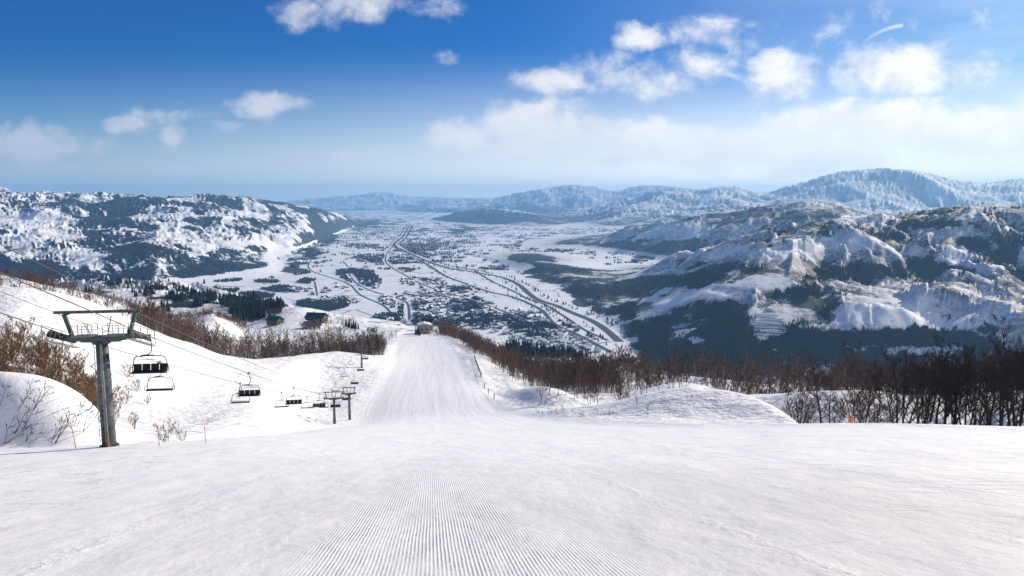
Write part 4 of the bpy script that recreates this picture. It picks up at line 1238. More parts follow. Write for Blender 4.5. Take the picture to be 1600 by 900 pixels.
def make_chair(full):
    """chair hanging from the rope at its origin; +Y is down the line"""
    t = empty('lift_chair', (0, 0, 0))
    m = MB()
    m.box((0, 0, -.02), (.14, .46, .16), bev=.03)
    m.disc((0, -.24, .04), (1, 0, 0), .07, .1, 10); m.disc((0, .24, .04), (1, 0, 0), .07, .1, 10)
    m.build('grip', M['dark_steel'], t)
    m = MB()
    sgn = 1
    m.tube([(0, 0, -.05), (.10, 0, -.22), (.17, 0, -.55), (.15, 0, -.95), (.02, 0, -1.18), (-.18, 0, -1.25), (-.45, 0, -1.27)], .035, 8)
    m.box((-.12, 0, -1.30), (.85, .16, .08), bev=.02)
    m.build('hanger', M['dark_steel'], t, smooth=True)
    m = MB()
    zt, zb = -1.34, -2.30
    w0, w1 = .92, 1.14
    m.tube([(-w1, .05, zb), (-w1 + .02, .04, zb + .2), (-w0 - .06, 0, zt - .12), (-w0 + .10, 0, zt), (0, 0, zt + .03), (w0 - .10, 0, zt), (w0 + .06, 0, zt - .12), (w1 - .02, .04, zb + .2), (w1, .05, zb)], .034, 8)
    for sx in (-1, 1):
        m.tube([(sx * w1, .05, zb), (sx * w1, .02, zb - .12), (sx * w1, -.48, zb - .10), (sx * w1, -.52, zb + .22), (sx * w1, 0, zb + .25)], .024, 6)
    m.build('frame', M['dark_steel'], t, smooth=True)
    # safety bar folded up over the chair
    m = MB()
    m.tube([(-w0 + .06, .02, zt - .06), (-w0 + .06, -.30, zt - .18), (w0 - .06, -.32, zt - .16), (w0 - .06, .02, zt - .06)], .018, 6)
    m.build('safety_bar', M['dark_steel'], t)
    m = MB()
    m.box((0, -.26, zb - .07), (2.20, .54, .10), bev=.04)
    m.box((0, -.26, zb - .14), (2.10, .06, .05))
    m.build('seat', M['black_pad'], t)
    if full:
        for k in range(4):
            m = MB()
            R = Matrix.Rotation(-.16, 3, 'X')
            m.box(((k - 1.5) * .545, .08, zb + .20), (.515, .07, .46), R=R, bev=.03)
            m.build('back_pad', M['black_pad'], t)
        m = MB()
        m.tube([(-1.09, .02, zb - .02), (1.09, .02, zb - .02)], .025, 6)
        m.build('back_rail', M['dark_steel'], t)
        # footrest loop left hanging
        m = MB()
        m.tube([(-w1 - .03, -.45, zb - .10), (-w1 - .10, -.50, zb - .24), (-w1 + .22, -.52, zb - .26), (-w1 + .25, -.46, zb - .1)], .022, 6)
        m.build('footrest', M['dark_steel'], t)
    else:
        m = MB()
        m.tube([(-1.1, .05, zb + .10), (1.1, .05, zb + .10)], .016, 6)
        m.build('back_rail', M['steel'], t)
    return t


def copy_tree(o, parent=None):
    c = o.copy()
    COL.objects.link(c)
    if parent is not None:
        c.parent = parent
    for ch in o.children:
        copy_tree(ch, c)
    return c


chair_full, chair_bare = make_chair(True), make_chair(False)
DARK = ['big black padded quad chair hanging right of the nearest lift tower',
        'black padded chair hanging above a thin seat, halfway to the paired towers',
        'black padded chair, left of the two dark ones before the paired towers',
        'black padded chair just left of the paired slim towers, low over snow',
        'black padded chair hanging in front of the foremost paired tower',
        'black padded chair hanging in front of the rear paired tower',
        'black chair just right of the paired slim towers',
        'small black chair, lowest of the column above the paired towers',
        'small black chair, second up from the paired towers, by the snow bank',
        'small black chair beside the foot of the far lift tower',
        'tiny black chair in the blue shadow right of the far tower']
BARE = ['empty thin chair frame hanging just below the nearest black chair',
        'thin dark seat hanging directly under a black padded chair',
        'thin chair frame, leftmost in the cluster before the paired towers',
        'thin chair frame between two black chairs before the paired towers',
        'thin seat partly hidden just left of the foremost paired tower',
        'thin seat hanging between the two paired slim towers',
        'thin chair frame above the top beams of the paired towers',
        'small thin chair left of the column above the paired towers',
        'small thin chair left of the far lift tower foot',
        'tiny thin chair in the wood shadow left of the far tower',
        'tiny thin chair last on the line before the piste end']
sR = [1.6] + [1.6 + 28.0 * k for k in range(1, 11)]
sL = [16.5 + 28.2 * k for k in range(0, 11)]
for lst, off, proto, labs, grp in ((sR, GAUGE + .12, chair_full, DARK, 'black padded chairs of the lift'), (sL, -GAUGE - .12, chair_bare, BARE, 'thin seated chairs of the lift')):
    first = True
    for s, lab in zip(lst, labs):
        if any(abs(s - a) < 1.3 for a, _ in TOWERS[1:]):
            s += 3.0
        if s > TOWERS[-1][0]:
            continue
        c = proto if first else copy_tree(proto)
        first = False
        p = on_line(s, off)
        c.location = (p[0], p[1], rope_z(s))
        c.rotation_euler = (0, 0, LROT + (0 if off > 0 else 0) + random.Random(int(s * 10)).uniform(-.04, .04))
        tag(c, lab, 'chair', grp)


# ------------------------------------------------------------------ trees
def seg_tubes(P0, P1, R0, R1, sides=3):
    """many tapered prisms at once"""
    P0, P1 = np.array(P0), np.array(P1)
    R0, R1 = np.array(R0)[:, None], np.array(R1)[:, None]
    d = P1 - P0
    d /= (np.linalg.norm(d, axis=1, keepdims=True) + 1e-9)
    ref = np.where(np.abs(d[:, 2:3]) < .9, np.array([[0, 0, 1.0]]), np.array([[1.0, 0, 0]]))
    a = np.cross(d, ref); a /= np.linalg.norm(a, axis=1, keepdims=True)
    b = np.cross(d, a)
    n = len(P0)
    V = np.zeros((n, 2 * sides, 3))
    for k in range(sides):
        t = 2 * math.pi * k / sides
        o = a * math.cos(t) + b * math.sin(t)
        V[:, k] = P0 + o * R0
        V[:, sides + k] = P1 + o * R1
    base = (np.arange(n) * 2 * sides)[:, None]
    F = [base + np.array([[k, (k + 1) % sides, sides + (k + 1) % sides, sides + k]]) for k in range(sides)]
    return V.reshape(-1, 3), np.concatenate(F)


def rot_about(v, axis, ang):
    axis = axis / np.linalg.norm(axis)
    return v * math.cos(ang) + np.cross(axis, v) * math.sin(ang) + axis * np.dot(axis, v) * (1 - math.cos(ang))


def bare_tree(seed, hgt=10.0, stems=1, limbs=11, subs=5, twigs=5, spread=.42, r0=.16, lean=.05, low=.22, fat=1.0):
    """returns (trunk verts, faces), (crown verts, faces) of a leafless tree"""
    r = random.Random(seed)
    big, small = [], []

    def path(p, d, L, n, ra, rb, curl, up, store):
        pts = [np.array(p, float)]
        d = np.array(d, float); d /= np.linalg.norm(d)
        for i in range(n):
            d = d + np.array((r.gauss(0, curl), r.gauss(0, curl), r.gauss(0, curl) + up))
            d /= np.linalg.norm(d)
            q = pts[-1] + d * (L / n)
            store.append((pts[-1], q, ra + (rb - ra) * i / n, ra + (rb - ra) * (i + 1) / n))
            pts.append(q)
        return pts, d

    def at(pts, t):
        k = t * (len(pts) - 1)
        i = min(int(k), len(pts) - 2)
        return pts[i] + (pts[i + 1] - pts[i]) * (k - i), (pts[i + 1] - pts[i])

    def side(d, ang):
        ax = np.cross(d, np.array((r.gauss(0, 1), r.gauss(0, 1), r.gauss(0, 1))))
        return rot_about(d / np.linalg.norm(d), ax, ang)
    for s in range(stems):
        az = r.uniform(0, 6.28)
        tilt = lean * r.uniform(.3, 1.3) + (.22 * r.uniform(.6, 1.2) if stems > 1 else 0)
        h = hgt * (1 if s == 0 else r.uniform(.7, .95))
        rr = r0 * (1 if stems == 1 else .72)
        tp, _ = path((r.gauss(0, .12) * (stems > 1), r.gauss(0, .12) * (stems > 1), -.4), (math.cos(az) * tilt, math.sin(az) * tilt, 1), h + .4, 8, rr, rr * .10, .055, .04, big)
        ga = r.uniform(0, 6.28)
        nl = limbs if stems == 1 else max(4, int(limbs * .6))
        for i in range(nl):
            t = low + (.96 - low) * (i + r.uniform(0, .8)) / nl
            p, d = at(tp, t)
            ga += 2.4 + r.uniform(-.5, .5)
            el = r.uniform(.50, 1.0)
            ld = np.array((math.cos(ga) * math.cos(el), math.sin(ga) * math.cos(el), math.sin(el)))
            L = h * spread * (1.15 - t * .85) * r.uniform(.7, 1.2)
            lp, _ = path(p, ld, L, 4, rr * .48 * (1 - t * .7), .016, .13, .10, big)
            for j in range(subs):
                p2, d2 = at(lp, r.uniform(.22, 1.0))
                sd_ = side(d2, r.uniform(.4, .95)) + np.array((0, 0, .25))
                L2 = L * r.uniform(.30, .58)
                sp_, _ = path(p2, sd_, L2, 2, .020, .009, .18, .12, small)
                for k in range(twigs):
                    p3, d3 = at(sp_, r.uniform(.15, 1.0))
                    td = side(d3, r.uniform(.3, .9)) + np.array((0, 0, .25))
                    path(p3, td, L2 * r.uniform(.3, .7), 1, .010, .004, .15, .1, small)
    A = seg_tubes(*zip(*big), sides=5)
    B = seg_tubes([a for a, _, _, _ in small], [b for _, b, _, _ in small], [c * fat for _, _, c, _ in small], [d * fat for _, _, _, d in small], sides=3)
    return A, B


def tree_proto(name, seed, barkm, twigm, label, cat, **kw):
    (va, fa), (vb, fb) = bare_tree(seed, **kw)
    t = empty(name, (0, 0, 0))
    link('trunk', raw_mesh('trunk', va, [fa], True), barkm, t)
    link('crown', raw_mesh('crown', vb, [fb], False), twigm, t)
    return t


rng = random.Random(11)
nrng = np.random.default_rng(5)


def place(protos, used, x, y, z, scale, label, cat, group, rz=None, tilt=(0, 0)):
    i = rng.randrange(len(protos))
    if i not in used:
        used.add(i); o = protos[i]
    else:
        o = copy_tree(protos[i])
    o.location = (x, y, z)
    o.rotation_euler = (tilt[0], tilt[1], rng.uniform(0, 6.28) if rz is None else rz)
    o.scale = (scale, scale, scale * rng.uniform(.92, 1.1))
    tag(o, label, cat, group)
    return o


def at_px(px, Y):
    """ground point on photo column px, Y metres ahead"""
    u = (px - 800) / FPX
    for _ in range(3):
        z = gz(u * Y, Y)
        u += (px - project(u * Y, Y, z)[0]) / FPX
    return u * Y, Y, z


big_p = [tree_proto('bare_tree', 40 + k, M['dark_bark'], M['shaded_twig'], '', '', hgt=10, limbs=15, subs=7, twigs=7, fat=1.15, r0=.17, stems=1 + (k % 3 == 2), spread=.36, low=.24) for k in range(6)]
used = set()
mid_p = [tree_proto('bare_tree', 60 + k, M['bark'], M['twig'], '', '', hgt=9, limbs=13, subs=6, twigs=6, fat=1.8, r0=.13, stems=1 + (k % 2), spread=.38, low=.2) for k in range(6)]
used_m = set()
# tall row behind the snow edge at right
pts_done = []
for k in range(84):
    for _ in range(20):
        px = 1238 + 440 * rng.random() ** .85
        Y = 86 + rng.random() ** 1.3 * 46
        x, y, z = at_px(px, Y)
        if all((x - a) ** 2 + (y - b) ** 2 > 3.2 for a, b in pts_done):
            break
    pts_done.append((x, y))
    H0 = np.interp(px, [1230, 1300, 1450, 1520, 1600, 1700], [8.6, 10.0, 11.6, 13.4, 15.0, 16]) * rng.uniform(.55, 1.12)
    place(*((big_p, used, x, y, z, H0 / 10) if px > 1390 or rng.random() < .35 else (mid_p, used_m, x, y, z, H0 / 9.3)), 'tall dark bare tree in the front row behind the right snow edge', 'tree', 'dark bare trees behind the right snow edge')
for k in range(95):
    px = rng.uniform(1150, 1690)
    Y = rng.uniform(150, 260)
    x, y, z = at_px(px, Y)
    place(big_p if px > 1400 else mid_p, used if px > 1400 else used_m, x, y, z, rng.uniform(.85, 1.5), 'bare tree in the second row, behind the shaded snow dune at right', 'tree', 'bare trees behind the shaded dune at right')
# trees around the two snow mounds in the middle
spots = [(845, 176), (858, 180), (872, 179), (884, 181), (897, 178), (902, 183), (912, 182), (921, 180), (934, 180), (928, 190), (968, 176), (966, 182), (975, 180), (984, 188), (1010, 196), (1002, 198), (1052, 190), (1046, 196), (1030, 195), (1068, 186), (1062, 192)]
for px, Y in spots:
    x, y, z = at_px(px, Y)
    place(mid_p, used_m, x, y, z, rng.uniform(.55, .85), 'slender bare tree standing on snow between the two middle mounds', 'tree', 'bare trees between the middle snow mounds')
for k in range(62):
    px = rng.uniform(830, 1200)
    Y = rng.uniform(205, 345) if px > 900 else rng.uniform(240, 360)
    x, y, z = at_px(px, Y)
    place(mid_p, used_m, x, y, z, rng.uniform(.7, 1.1), 'brown bare tree in the belt beyond the middle snow mounds', 'tree', 'bare trees beyond the middle snow mounds')
for px, Y in ((566, 300), (575, 312), (585, 330), (592, 345), (600, 360), (608, 470), (604, 455), (612, 480), (618, 500)):
    x, y, z = at_px(px, Y)
    place(mid_p, used_m, x, y, z, rng.uniform(.5, .8), 'bare tree beside the left edge of the distant piste', 'tree', 'bare trees beside the distant piste')
for px, Y in ((72, 158), (80, 152), (236, 176), (243, 178), (272, 186), (286, 196), (268, 190), (120, 150), (205, 170)):
    x, y, z = at_px(px, Y)
    place(mid_p, used_m, x, y, z, rng.uniform(.45, .7), 'thin bare tree standing alone on the sunlit left snow bank', 'tree', 'thin bare trees on the left snow bank')
for i, o in enumerate(big_p):
    if i not in used: [bpy.data.objects.remove(c) for c in list(o.children)]; bpy.data.objects.remove(o)
for i, o in enumerate(mid_p):
    if i not in used_m: [bpy.data.objects.remove(c) for c in list(o.children)]; bpy.data.objects.remove(o)

# shrubs
shr_p = [tree_proto('bare_shrub', 80 + k, M['shrub_twig'], M['shrub_twig'], '', '', hgt=3.2, limbs=9, subs=5, twigs=4, r0=.045, stems=4, spread=.45, lean=.25, low=.12) for k in range(4)]
su = set()
for k in range(110):
    px = rng.uniform(-60, 165)
    Y = rng.uniform(78, 102)
    x, y, z = at_px(px, Y)
    if px > 110 and Y < 84: Y = 88
    place(shr_p, su, x, y, z, rng.uniform(.95, 1.5), 'dense brown shrub in the thicket behind the near left bank', 'shrub', 'brown shrubs behind the near left bank')
for px, Y, sc in ((262, 70, .85), (285, 74, .6), (270, 78, .6), (210, 80, .8), (195, 100, 1.0), (180, 92, .9), (215, 112, .9), (200, 120, 1.0), (230, 104, .6), (178, 76, .8)):
    x, y, z = at_px(px, Y)
    place(shr_p, su, x, y, z, sc, 'small pale brown shrub on the snow right of the big lift tower', 'shrub', 'shrubs right of the big lift tower')
lean_p = [tree_proto('leaning_sapling', 95 + k, M['bark'], M['bark'], '', '', hgt=3.3, limbs=5, subs=3, twigs=2, r0=.045, stems=2, spread=.34, lean=.12, low=.3) for k in range(3)]
lu = set()
for px, Y, sc in ((8, 50.8, 1.0), (22, 51.2, 1.2), (30, 52.5, .9), (48, 51, .9), (62, 53.2, 1.0), (86, 51.2, .8), (94, 51.3, 1.15), (115, 53, .8), (128, 53.2, 1.0), (-15, 52, 1.1), (-30, 53.5, 1.0), (140, 56.5, .9), (112, 57.2, .6), (70, 55.4, .5)):
    x, y, z = at_px(px, Y)
    place(lean_p, lu, x, y, z - .1, sc, 'bare sapling leaning to the right on the near left snow bank', 'sapling', 'leaning saplings on the near left bank', rz=rng.uniform(-.6, .6), tilt=(rng.uniform(-.35, .1), rng.uniform(.5, .85)))
grass_p = [tree_proto('snow_twig', 110 + k, M['bark'], M['bark'], '', '', hgt=1.5, limbs=5, subs=2, twigs=2, r0=.02, stems=3, spread=.4, low=.3) for k in range(2)]
gu = set()
for px, Y in ((848, 133), (858, 130), (862, 131), (880, 131), (893, 128), (953, 112), (956, 113), (997, 116), (840, 136), (868, 134), (1080, 108), (1010, 108)):
    x, y, z = at_px(px, Y)
    place(grass_p, gu, x, y, z, rng.uniform(.6, 1.1), 'few thin twigs poking out of snow before the middle mounds', 'twigs', 'twigs in the snow before the mounds')

# ---- woods that read as one mass
lowres = [[], []]
for k in range(7):
    (va, fa), (vb, fb) = bare_tree(200 + k, hgt=8.5, limbs=10, subs=5, twigs=4, fat=2.6, r0=.11, stems=1 + (k % 2), spread=.34, low=.25)
    lowres[0].append((np.concatenate([va, vb]), np.concatenate([fa, fb + len(va)]), len(va)))
    (va, fa), (vb, fb) = bare_tree(230 + k, hgt=3.0, limbs=6, subs=4, twigs=3, fat=2.2, r0=.04, stems=3, spread=.5, lean=.25, low=.1)
    lowres[1].append((np.concatenate([va, vb]), np.concatenate([fa, fb + len(va)]), 0))


def thick(v, k):
    return v


def wood(name, regions, kind, label=None, zoff=0.0):
    Vs, Fs, Ts, n = [], [], [], 0
    for (poly, count, smin, smax) in regions:
        # poly: list of (px, Ynear, Yfar)
        a = np.array(poly, float)
        for _ in range(count):
            px = rng.uniform(a[0, 0], a[-1, 0])
            y0, y1 = np.interp(px, a[:, 0], a[:, 1]), np.interp(px, a[:, 0], a[:, 2])
            Y = rng.uniform(y0, y1)
            u = (px - 800) / FPX * 1.025
            x = u * Y
            z = gz(x, Y)
            v, f, nt = lowres[kind][rng.randrange(7)]
            if rng.random() > .66 + .8 * abs(math.sin(x * .11 + 1.7) * math.cos(Y * .07)): continue
            s = smin + (smax * 1.15 - smin * .8) * rng.random() ** 1.6
            t = rng.uniform(0, 6.28)
            c, sn = math.cos(t) * s, math.sin(t) * s
            V = np.stack([v[:, 0] * c - v[:, 1] * sn + x, v[:, 0] * sn + v[:, 1] * c + Y, v[:, 2] * s * rng.uniform(.9, 1.15) + z + zoff], 1)
            Vs.append(V); Fs.append(f + n); n += len(v)
            tv = np.full(len(v), rng.random())
            tv[:nt] = 1.05 + .95 * rng.random() ** 2
            Ts.append(tv)
    me = raw_mesh(name, np.concatenate(Vs), [np.concatenate(Fs)], False)
    add_attr(me, 'tint', np.concatenate(Ts))
    tag(link(name, me, M['wood_twig']), kind='stuff')


wood('bare_woodland', [
    ([(225, 192, 300), (260, 200, 360), (300, 222, 420), (370, 244, 440), (450, 277, 460), (520, 312, 440), (570, 330, 385), (600, 352, 372)], 1350, .6, 1.25),
    ([(380, 440, 560), (450, 450, 540), (540, 460, 520)], 90, .7, 1.1)], 0)
wood('brown_woodland', [
    ([(688, 545, 600), (705, 500, 570), (740, 410, 520), (770, 330, 490), (800, 275, 470), (830, 262, 440), (880, 255, 400), (960, 250, 380)], 1700, .6, 1.15),
    ([(955, 260, 400), (1060, 250, 380), (1180, 240, 360), (1350, 230, 340), (1680, 220, 330)], 700, .8, 1.45)], 0)
wood('scrub', [
    ([(-80, 200, 420), (60, 215, 430), (150, 225, 430), (210, 245, 420), (262, 270, 430)], 620, .7, 1.5),
    ([(255, 560, 760), (330, 600, 760), (390, 560, 760)], 220, 1.2, 2.2),
    ([(505, 560, 680), (560, 560, 680)], 70, .8, 1.4),
    ([(575, 560, 600), (592, 560, 600)], 26, .8, 1.2),
    ([(660, 560, 640), (690, 520, 640), (720, 470, 600)], 160, .5, .9)], 1)


# ---- conifers
def conifer(seed, h=10.0, tiers=9, n=11):
    r = random.Random(seed)
    m = MB()
    for k in range(tiers):
        f = k / tiers
        z0 = h * (.10 + .84 * f)
        R = h * .20 * (1 - f) ** .85 + .12
        top = z0 + h * .20 * (1.1 - f * .5)
        V = [(r.gauss(0, .03), r.gauss(0, .03), min(top, h))]
        ph = r.uniform(0, 6.28)
        for i in range(n * 2):
            a = ph + math.pi * i / n
            q = R * (r.uniform(.85, 1.15) if i % 2 == 0 else r.uniform(.45, .62))
            V.append((q * math.cos(a), q * math.sin(a), z0 - (r.uniform(.1, .3) * R if i % 2 == 0 else -.05 * h)))
        m.add(V, [[0, i + 1, (i + 1) % (2 * n) + 1] for i in range(2 * n)])
    return m


def conifer_thing(seed, h):
    t = empty('conifer', (0, 0, 0))
    m = MB(); m.tube([(0, 0, -.4), (0, 0, h * .5)], [h * .018, h * .008], 7); m.build('trunk', M['dark_bark'], t)
    conifer(seed, h).build('crown', M['needles'], t)
    return t


con_p = [conifer_thing(300 + k, 10) for k in range(3)]
cu = set()
for px, Y, hh, lab, g in ((541, 610, 9.5, 'dark pointed conifer in the small clump on the snow plateau', 'conifers on the snow plateau'), (546, 606, 11, None, None), (550, 600, 8.5, None, None), (553, 602, 10, None, None), (556, 596, 7.5, None, None),
                      (560, 598, 6, None, None), (650, 520, 7.5, 'bushy dark conifer beside the lodge at the end of the piste', 'conifers beside the lodge'), (653, 522, 8.5, None, None), (655, 515, 6.5, None, None)):
    if lab: cl, cg = lab, g
    x, y, z = at_px(px, Y)
    place(con_p, cu, x, y, z, hh / 10, cl, 'conifer', cg)

# visible terrain vertices, weighted by the share of the view they fill
dPY = np.zeros_like(PY); dPY[1:-1] = np.abs(PY[2:] - PY[:-2]) * .5
WGT = np.where(VIS & (PX > -30) & (PX < 1630), dPY, 0)


def scatter(mask, n):
    w = (WGT * mask).ravel()
    if w.sum() <= 0:
        return np.zeros((0, 3)), np.zeros(0, int)
    k = nrng.choice(len(w), n, p=w / w.sum())
    j, i = np.unravel_index(k, PY.shape)
    fi, fj = nrng.uniform(-.5, .5, n), nrng.uniform(-.5, .5, n)
    Y = YS[j] * np.exp(fj * .008)
    X = (US[i] + fi * .0015) * Y
    return np.stack([X, Y, ground(X, Y)], 1), k


def cones(name, P, hmin, hmax, wide=.17, mat='far_needles', sides=6):
    n = len(P)
    h = nrng.uniform(hmin, hmax, n); R = h * wide * nrng.uniform(.8, 1.3, n)
    V = np.zeros((n, 2 * sides + 2, 3))
    for k in range(sides):
        a = 2 * math.pi * k / sides + nrng.uniform(0, .6, n)
        rr = R * nrng.uniform(.75, 1.25, n)
        V[:, k] = P + np.stack([np.cos(a) * rr, np.sin(a) * rr, h * nrng.uniform(.02, .12, n)], 1)
        V[:, sides + k] = P + np.stack([np.cos(a) * rr * .66, np.sin(a) * rr * .66, h * nrng.uniform(.40, .5, n)], 1)
    V[:, 2 * sides] = P + np.stack([0 * h, 0 * h, h * .72], 1)
    V[:, 2 * sides + 1] = P + np.stack([nrng.normal(0, .2, n), nrng.normal(0, .2, n), h], 1)
    F = [[k, (k + 1) % sides, 2 * sides] for k in range(sides)] + [[sides + k, sides + (k + 1) % sides, 2 * sides + 1] for k in range(sides)]
    base = (np.arange(n) * (2 * sides + 2))[:, None, None]
    me = raw_mesh(name, V.reshape(-1, 3), [(base + np.array(F)[None]).reshape(-1, 3)], False)
    add_attr(me, 'tint', np.repeat(nrng.random(n), 2 * sides + 2))
    tag(link(name, me, M[mat]), kind='stuff')


wn = fbm(GX / 45, GY / 45, 4, .6, 901) * .7
dense = (FOREST + wn * .8 > .52)
P1_, _ = scatter((FOREST + wn > .56) & (GY > 740) & (GY < 2100), 7500)
cones('conifer_wood', P1_, 6, 14)
P2_, _ = scatter((FOREST + wn * .5 > .74) & (GY >= 1400) & (GY < np.where(PX < 640, 4300, 5200)) & ((H - FLOOR > 8) | (PX > 960)), 34000)
hs_ = np.clip(1.2 - P2_[:, 1] / 6500, .45, 1)
cones('hill_forest', P2_, 11 * hs_, 20 * hs_)

# ---- valley floor: clumps, hedges and hamlets
flat = (H - FLOOR < 9) & (GY > 1850) & (GY < 16000) & ~((PX > 975) & (GY < 3200))
c1 = fbm(GX / 120, GY / 150, 4, .55, 701) + .55 * fbm(GX / 520, GY / 600, 3, .5, 711)
c1 = c1 + sstep(3500, 6000, GY) * (.44 + .5 * fbm(GX / 330, GY / 700, 4, .55, 721))
town = np.zeros_like(H)
for cx, cy, rx, ry, k in ((700, 455, 45, 12, .5), (640, 470, 60, 14, .35), (720, 480, 60, 14, .55), (780, 500, 70, 16, .65), (830, 512, 70, 14, .65), (860, 530, 70, 10, .5), (740, 500, 70, 12, .45), (560, 445, 40, 10, .4), (600, 408, 40, 6, .5), (660, 440, 40, 8, .4),
                         (520, 470, 50, 8, .35), (650, 385, 60, 8, .3), (590, 360, 60, 6, .25), (480, 455, 50, 8, .3), (900, 545, 40, 8, .5), (300, 450, 80, 5, .2), (640, 500, 60, 10, .35)):
    town = np.maximum(town, k * np.clip(1.35 - np.sqrt(((PX - cx) / rx) ** 2 + ((PY - cy) / ry) ** 2), 0, 1))
clump = c1 * .62 + town * .75 + .04
forest_spots = np.zeros_like(H)
for cx, cy, rx, ry in ((560, 432, 30, 8), (575, 440, 22, 7), (545, 425, 16, 4), (510, 478, 40, 8), (620, 495, 40, 5), (330, 455, 40, 6), (420, 440, 22, 3), (255, 443, 50, 3), (690, 505, 40, 4), (200, 440, 40, 4), (340, 437, 50, 4), (440, 452, 30, 5), (400, 462, 40, 5), (480, 440, 16, 4)):
    forest_spots = np.maximum(forest_spots, np.clip(1.3 - np.sqrt(((PX - cx + c1 * 8) / rx) ** 2 + ((PY - cy + c1 * 3) / ry) ** 2), 0, 1))
ok = flat & ((clump + forest_spots * .9) > np.where(GY < 4000, .46, .38))
near_line = np.zeros_like(ok)
lines = [np.array([Wf(*p) for p in RIVER])] + [np.array([Wf(*p) for p in r_[0]]) for r_ in ROADS]


def dist_lines(P):
    d = np.full(len(P), 1e9)
    for L in lines:
        for a, b in zip(L[:-1], L[1:]):
            ab = b - a
            t = np.clip(((P - a) @ ab) / (ab @ ab), 0, 1)
            d = np.minimum(d, np.hypot(*(P - a - t[:, None] * ab).T))
    return d


P3_, _ = scatter(ok, 30000)
P3_ = P3_[dist_lines(P3_[:, :2]) > 24]
# rows of trees along the river and some roads
rows = []
for L, offs, step in [(lines[0], (-46, 46, 58), 34), (lines[1], (-16,), 60), (lines[2], (-22, 24), 55), (lines[3], (14,), 70)]:
    for a, b in zip(L[:-1], L[1:]):
        ab = b - a; n = np.linalg.norm(ab); nn = np.array((-ab[1], ab[0])) / n
        for o in offs:
            for k in range(int(n / step)):
                if rng.random() < .62:
                    p = a + ab * (k + rng.random()) / max(1, n / step) + nn * (o + rng.gauss(0, 4))
                    if p[1] > 1900: rows.append((p[0], p[1], FLOOR))
rows = np.array(rows); rows[:, 2] = ground(rows[:, 0], rows[:, 1])
cones('valley_trees', np.concatenate([P3_, rows]), 8, 16, .30)


def house_arrays(w, l, h, roofh, ov=.6):
    """gabled house: wall faces then roof faces"""
    x, y = w / 2, l / 2
    V = [(-x, -y, 0), (x, -y, 0), (x, y, 0), (-x, y, 0), (-x, -y, h), (x, -y, h), (x, y, h), (-x, y, h), (0, -y, h + roofh), (0, y, h + roofh)]
    wall = [[0, 1, 5, 8, 4], [1, 2, 6, 5], [2, 3, 7, 9, 6], [3, 0, 4, 7]]
    k = roofh / x
    e, g = x + ov, y + ov
    th = .45
    zr = h - ov * k
    V += [(-e, -g, zr), (0, -g, h + roofh), (e, -g, zr), (-e, g, zr), (0, g, h + roofh), (e, g, zr)]
    V += [(a, b, c + th) for a, b, c in V[10:16]]
    roof = [[16, 17, 20, 19], [17, 18, 21, 20], [13, 14, 11, 10], [14, 15, 12, 11], [10, 11, 17, 16], [11, 12, 18, 17], [14, 13, 19, 20], [15, 14, 20, 21], [10, 16, 19, 13], [12, 15, 21, 18]]
    return V, wall, roof


def house_mesh(name, w, l, h, r_, seed):
    m = MB()
    V, wall, roof = house_arrays(w, l, h, r_)
    m.add(V, wall, 0)
    for f in roof: m.F.append(f); m.M.append(1)
    for sx in (-1, 1):
        for k in range(3):
            yy = (k - 1) * l * .3
            m.box((sx * (w / 2 + .02), yy, h * .55), (.06, 1.4, 1.3), mat=2)
    for sy in (-1, 1):
        m.box((0, sy * (l / 2 + .02), h * .7), (1.6, .06, 1.3), mat=2)
    me = bpy.data.meshes.new(name)
    me.from_pydata(np.concatenate(m.V).tolist(), [], m.F)
    for mm in (M['brown_wall'] if seed % 2 else M['plaster'], M['snow'], M['glass']): me.materials.append(mm)
    me.polygons.foreach_set('material_index', m.M)
    return me


house_ok = flat & (town > .16) & (GY < 6500)
PH, _ = scatter(house_ok, 1100)
keep, cells = [], {}
dl = dist_lines(PH[:, :2])
for p, d in zip(PH, dl):
    key = (int(p[0] // 16), int(p[1] // 16))
    if d > 20 and key not in cells:
        cells[key] = 1; keep.append(p)
keep = np.array(keep); keep = keep[np.argsort(keep[:, 1])]
hm = [house_mesh('house', *a) for a in ((10, 13, 5.5, 3.0, 0), (9, 11, 6.5, 3.4, 1), (12, 17, 5, 3.2, 0), (8, 10, 5.5, 2.6, 1))]
for p in keep[:250]:
    o = bpy.data.objects.new('house', hm[rng.randrange(4)])
    COL.objects.link(o)
    o.location = (p[0], p[1], p[2] - .3); o.rotation_euler = (0, 0, rng.choice((.3, .35, 1.9, 1.86)) + rng.gauss(0, .1)); s = rng.uniform(.8, 1.35); o.scale = (s, s, s)
    tag(o, 'small house with snow covered gable roof down on the valley floor', 'house', 'houses of the valley villages')
far_h = keep[250:]
if len(far_h):
    m = MB(); Vs = []
    V0, wall, roof = house_arrays(10, 13, 5.5, 3)
    V0 = np.array(V0)
    for p in far_h:
        t = rng.uniform(0, 3.14); s = rng.uniform(.8, 1.6)
        c, sn = math.cos(t) * s, math.sin(t) * s
        V = np.stack([V0[:, 0] * c - V0[:, 1] * sn + p[0], V0[:, 0] * sn + V0[:, 1] * c + p[1], V0[:, 2] * s + p[2] - .3], 1)
        b = m.n
        m.add(V, wall, 0)
        for f in roof: m.F.append([i + b for i in f]); m.M.append(1)
    tag(m.build('distant_village', [M['brown_wall'], M['snow']]), kind='stuff')


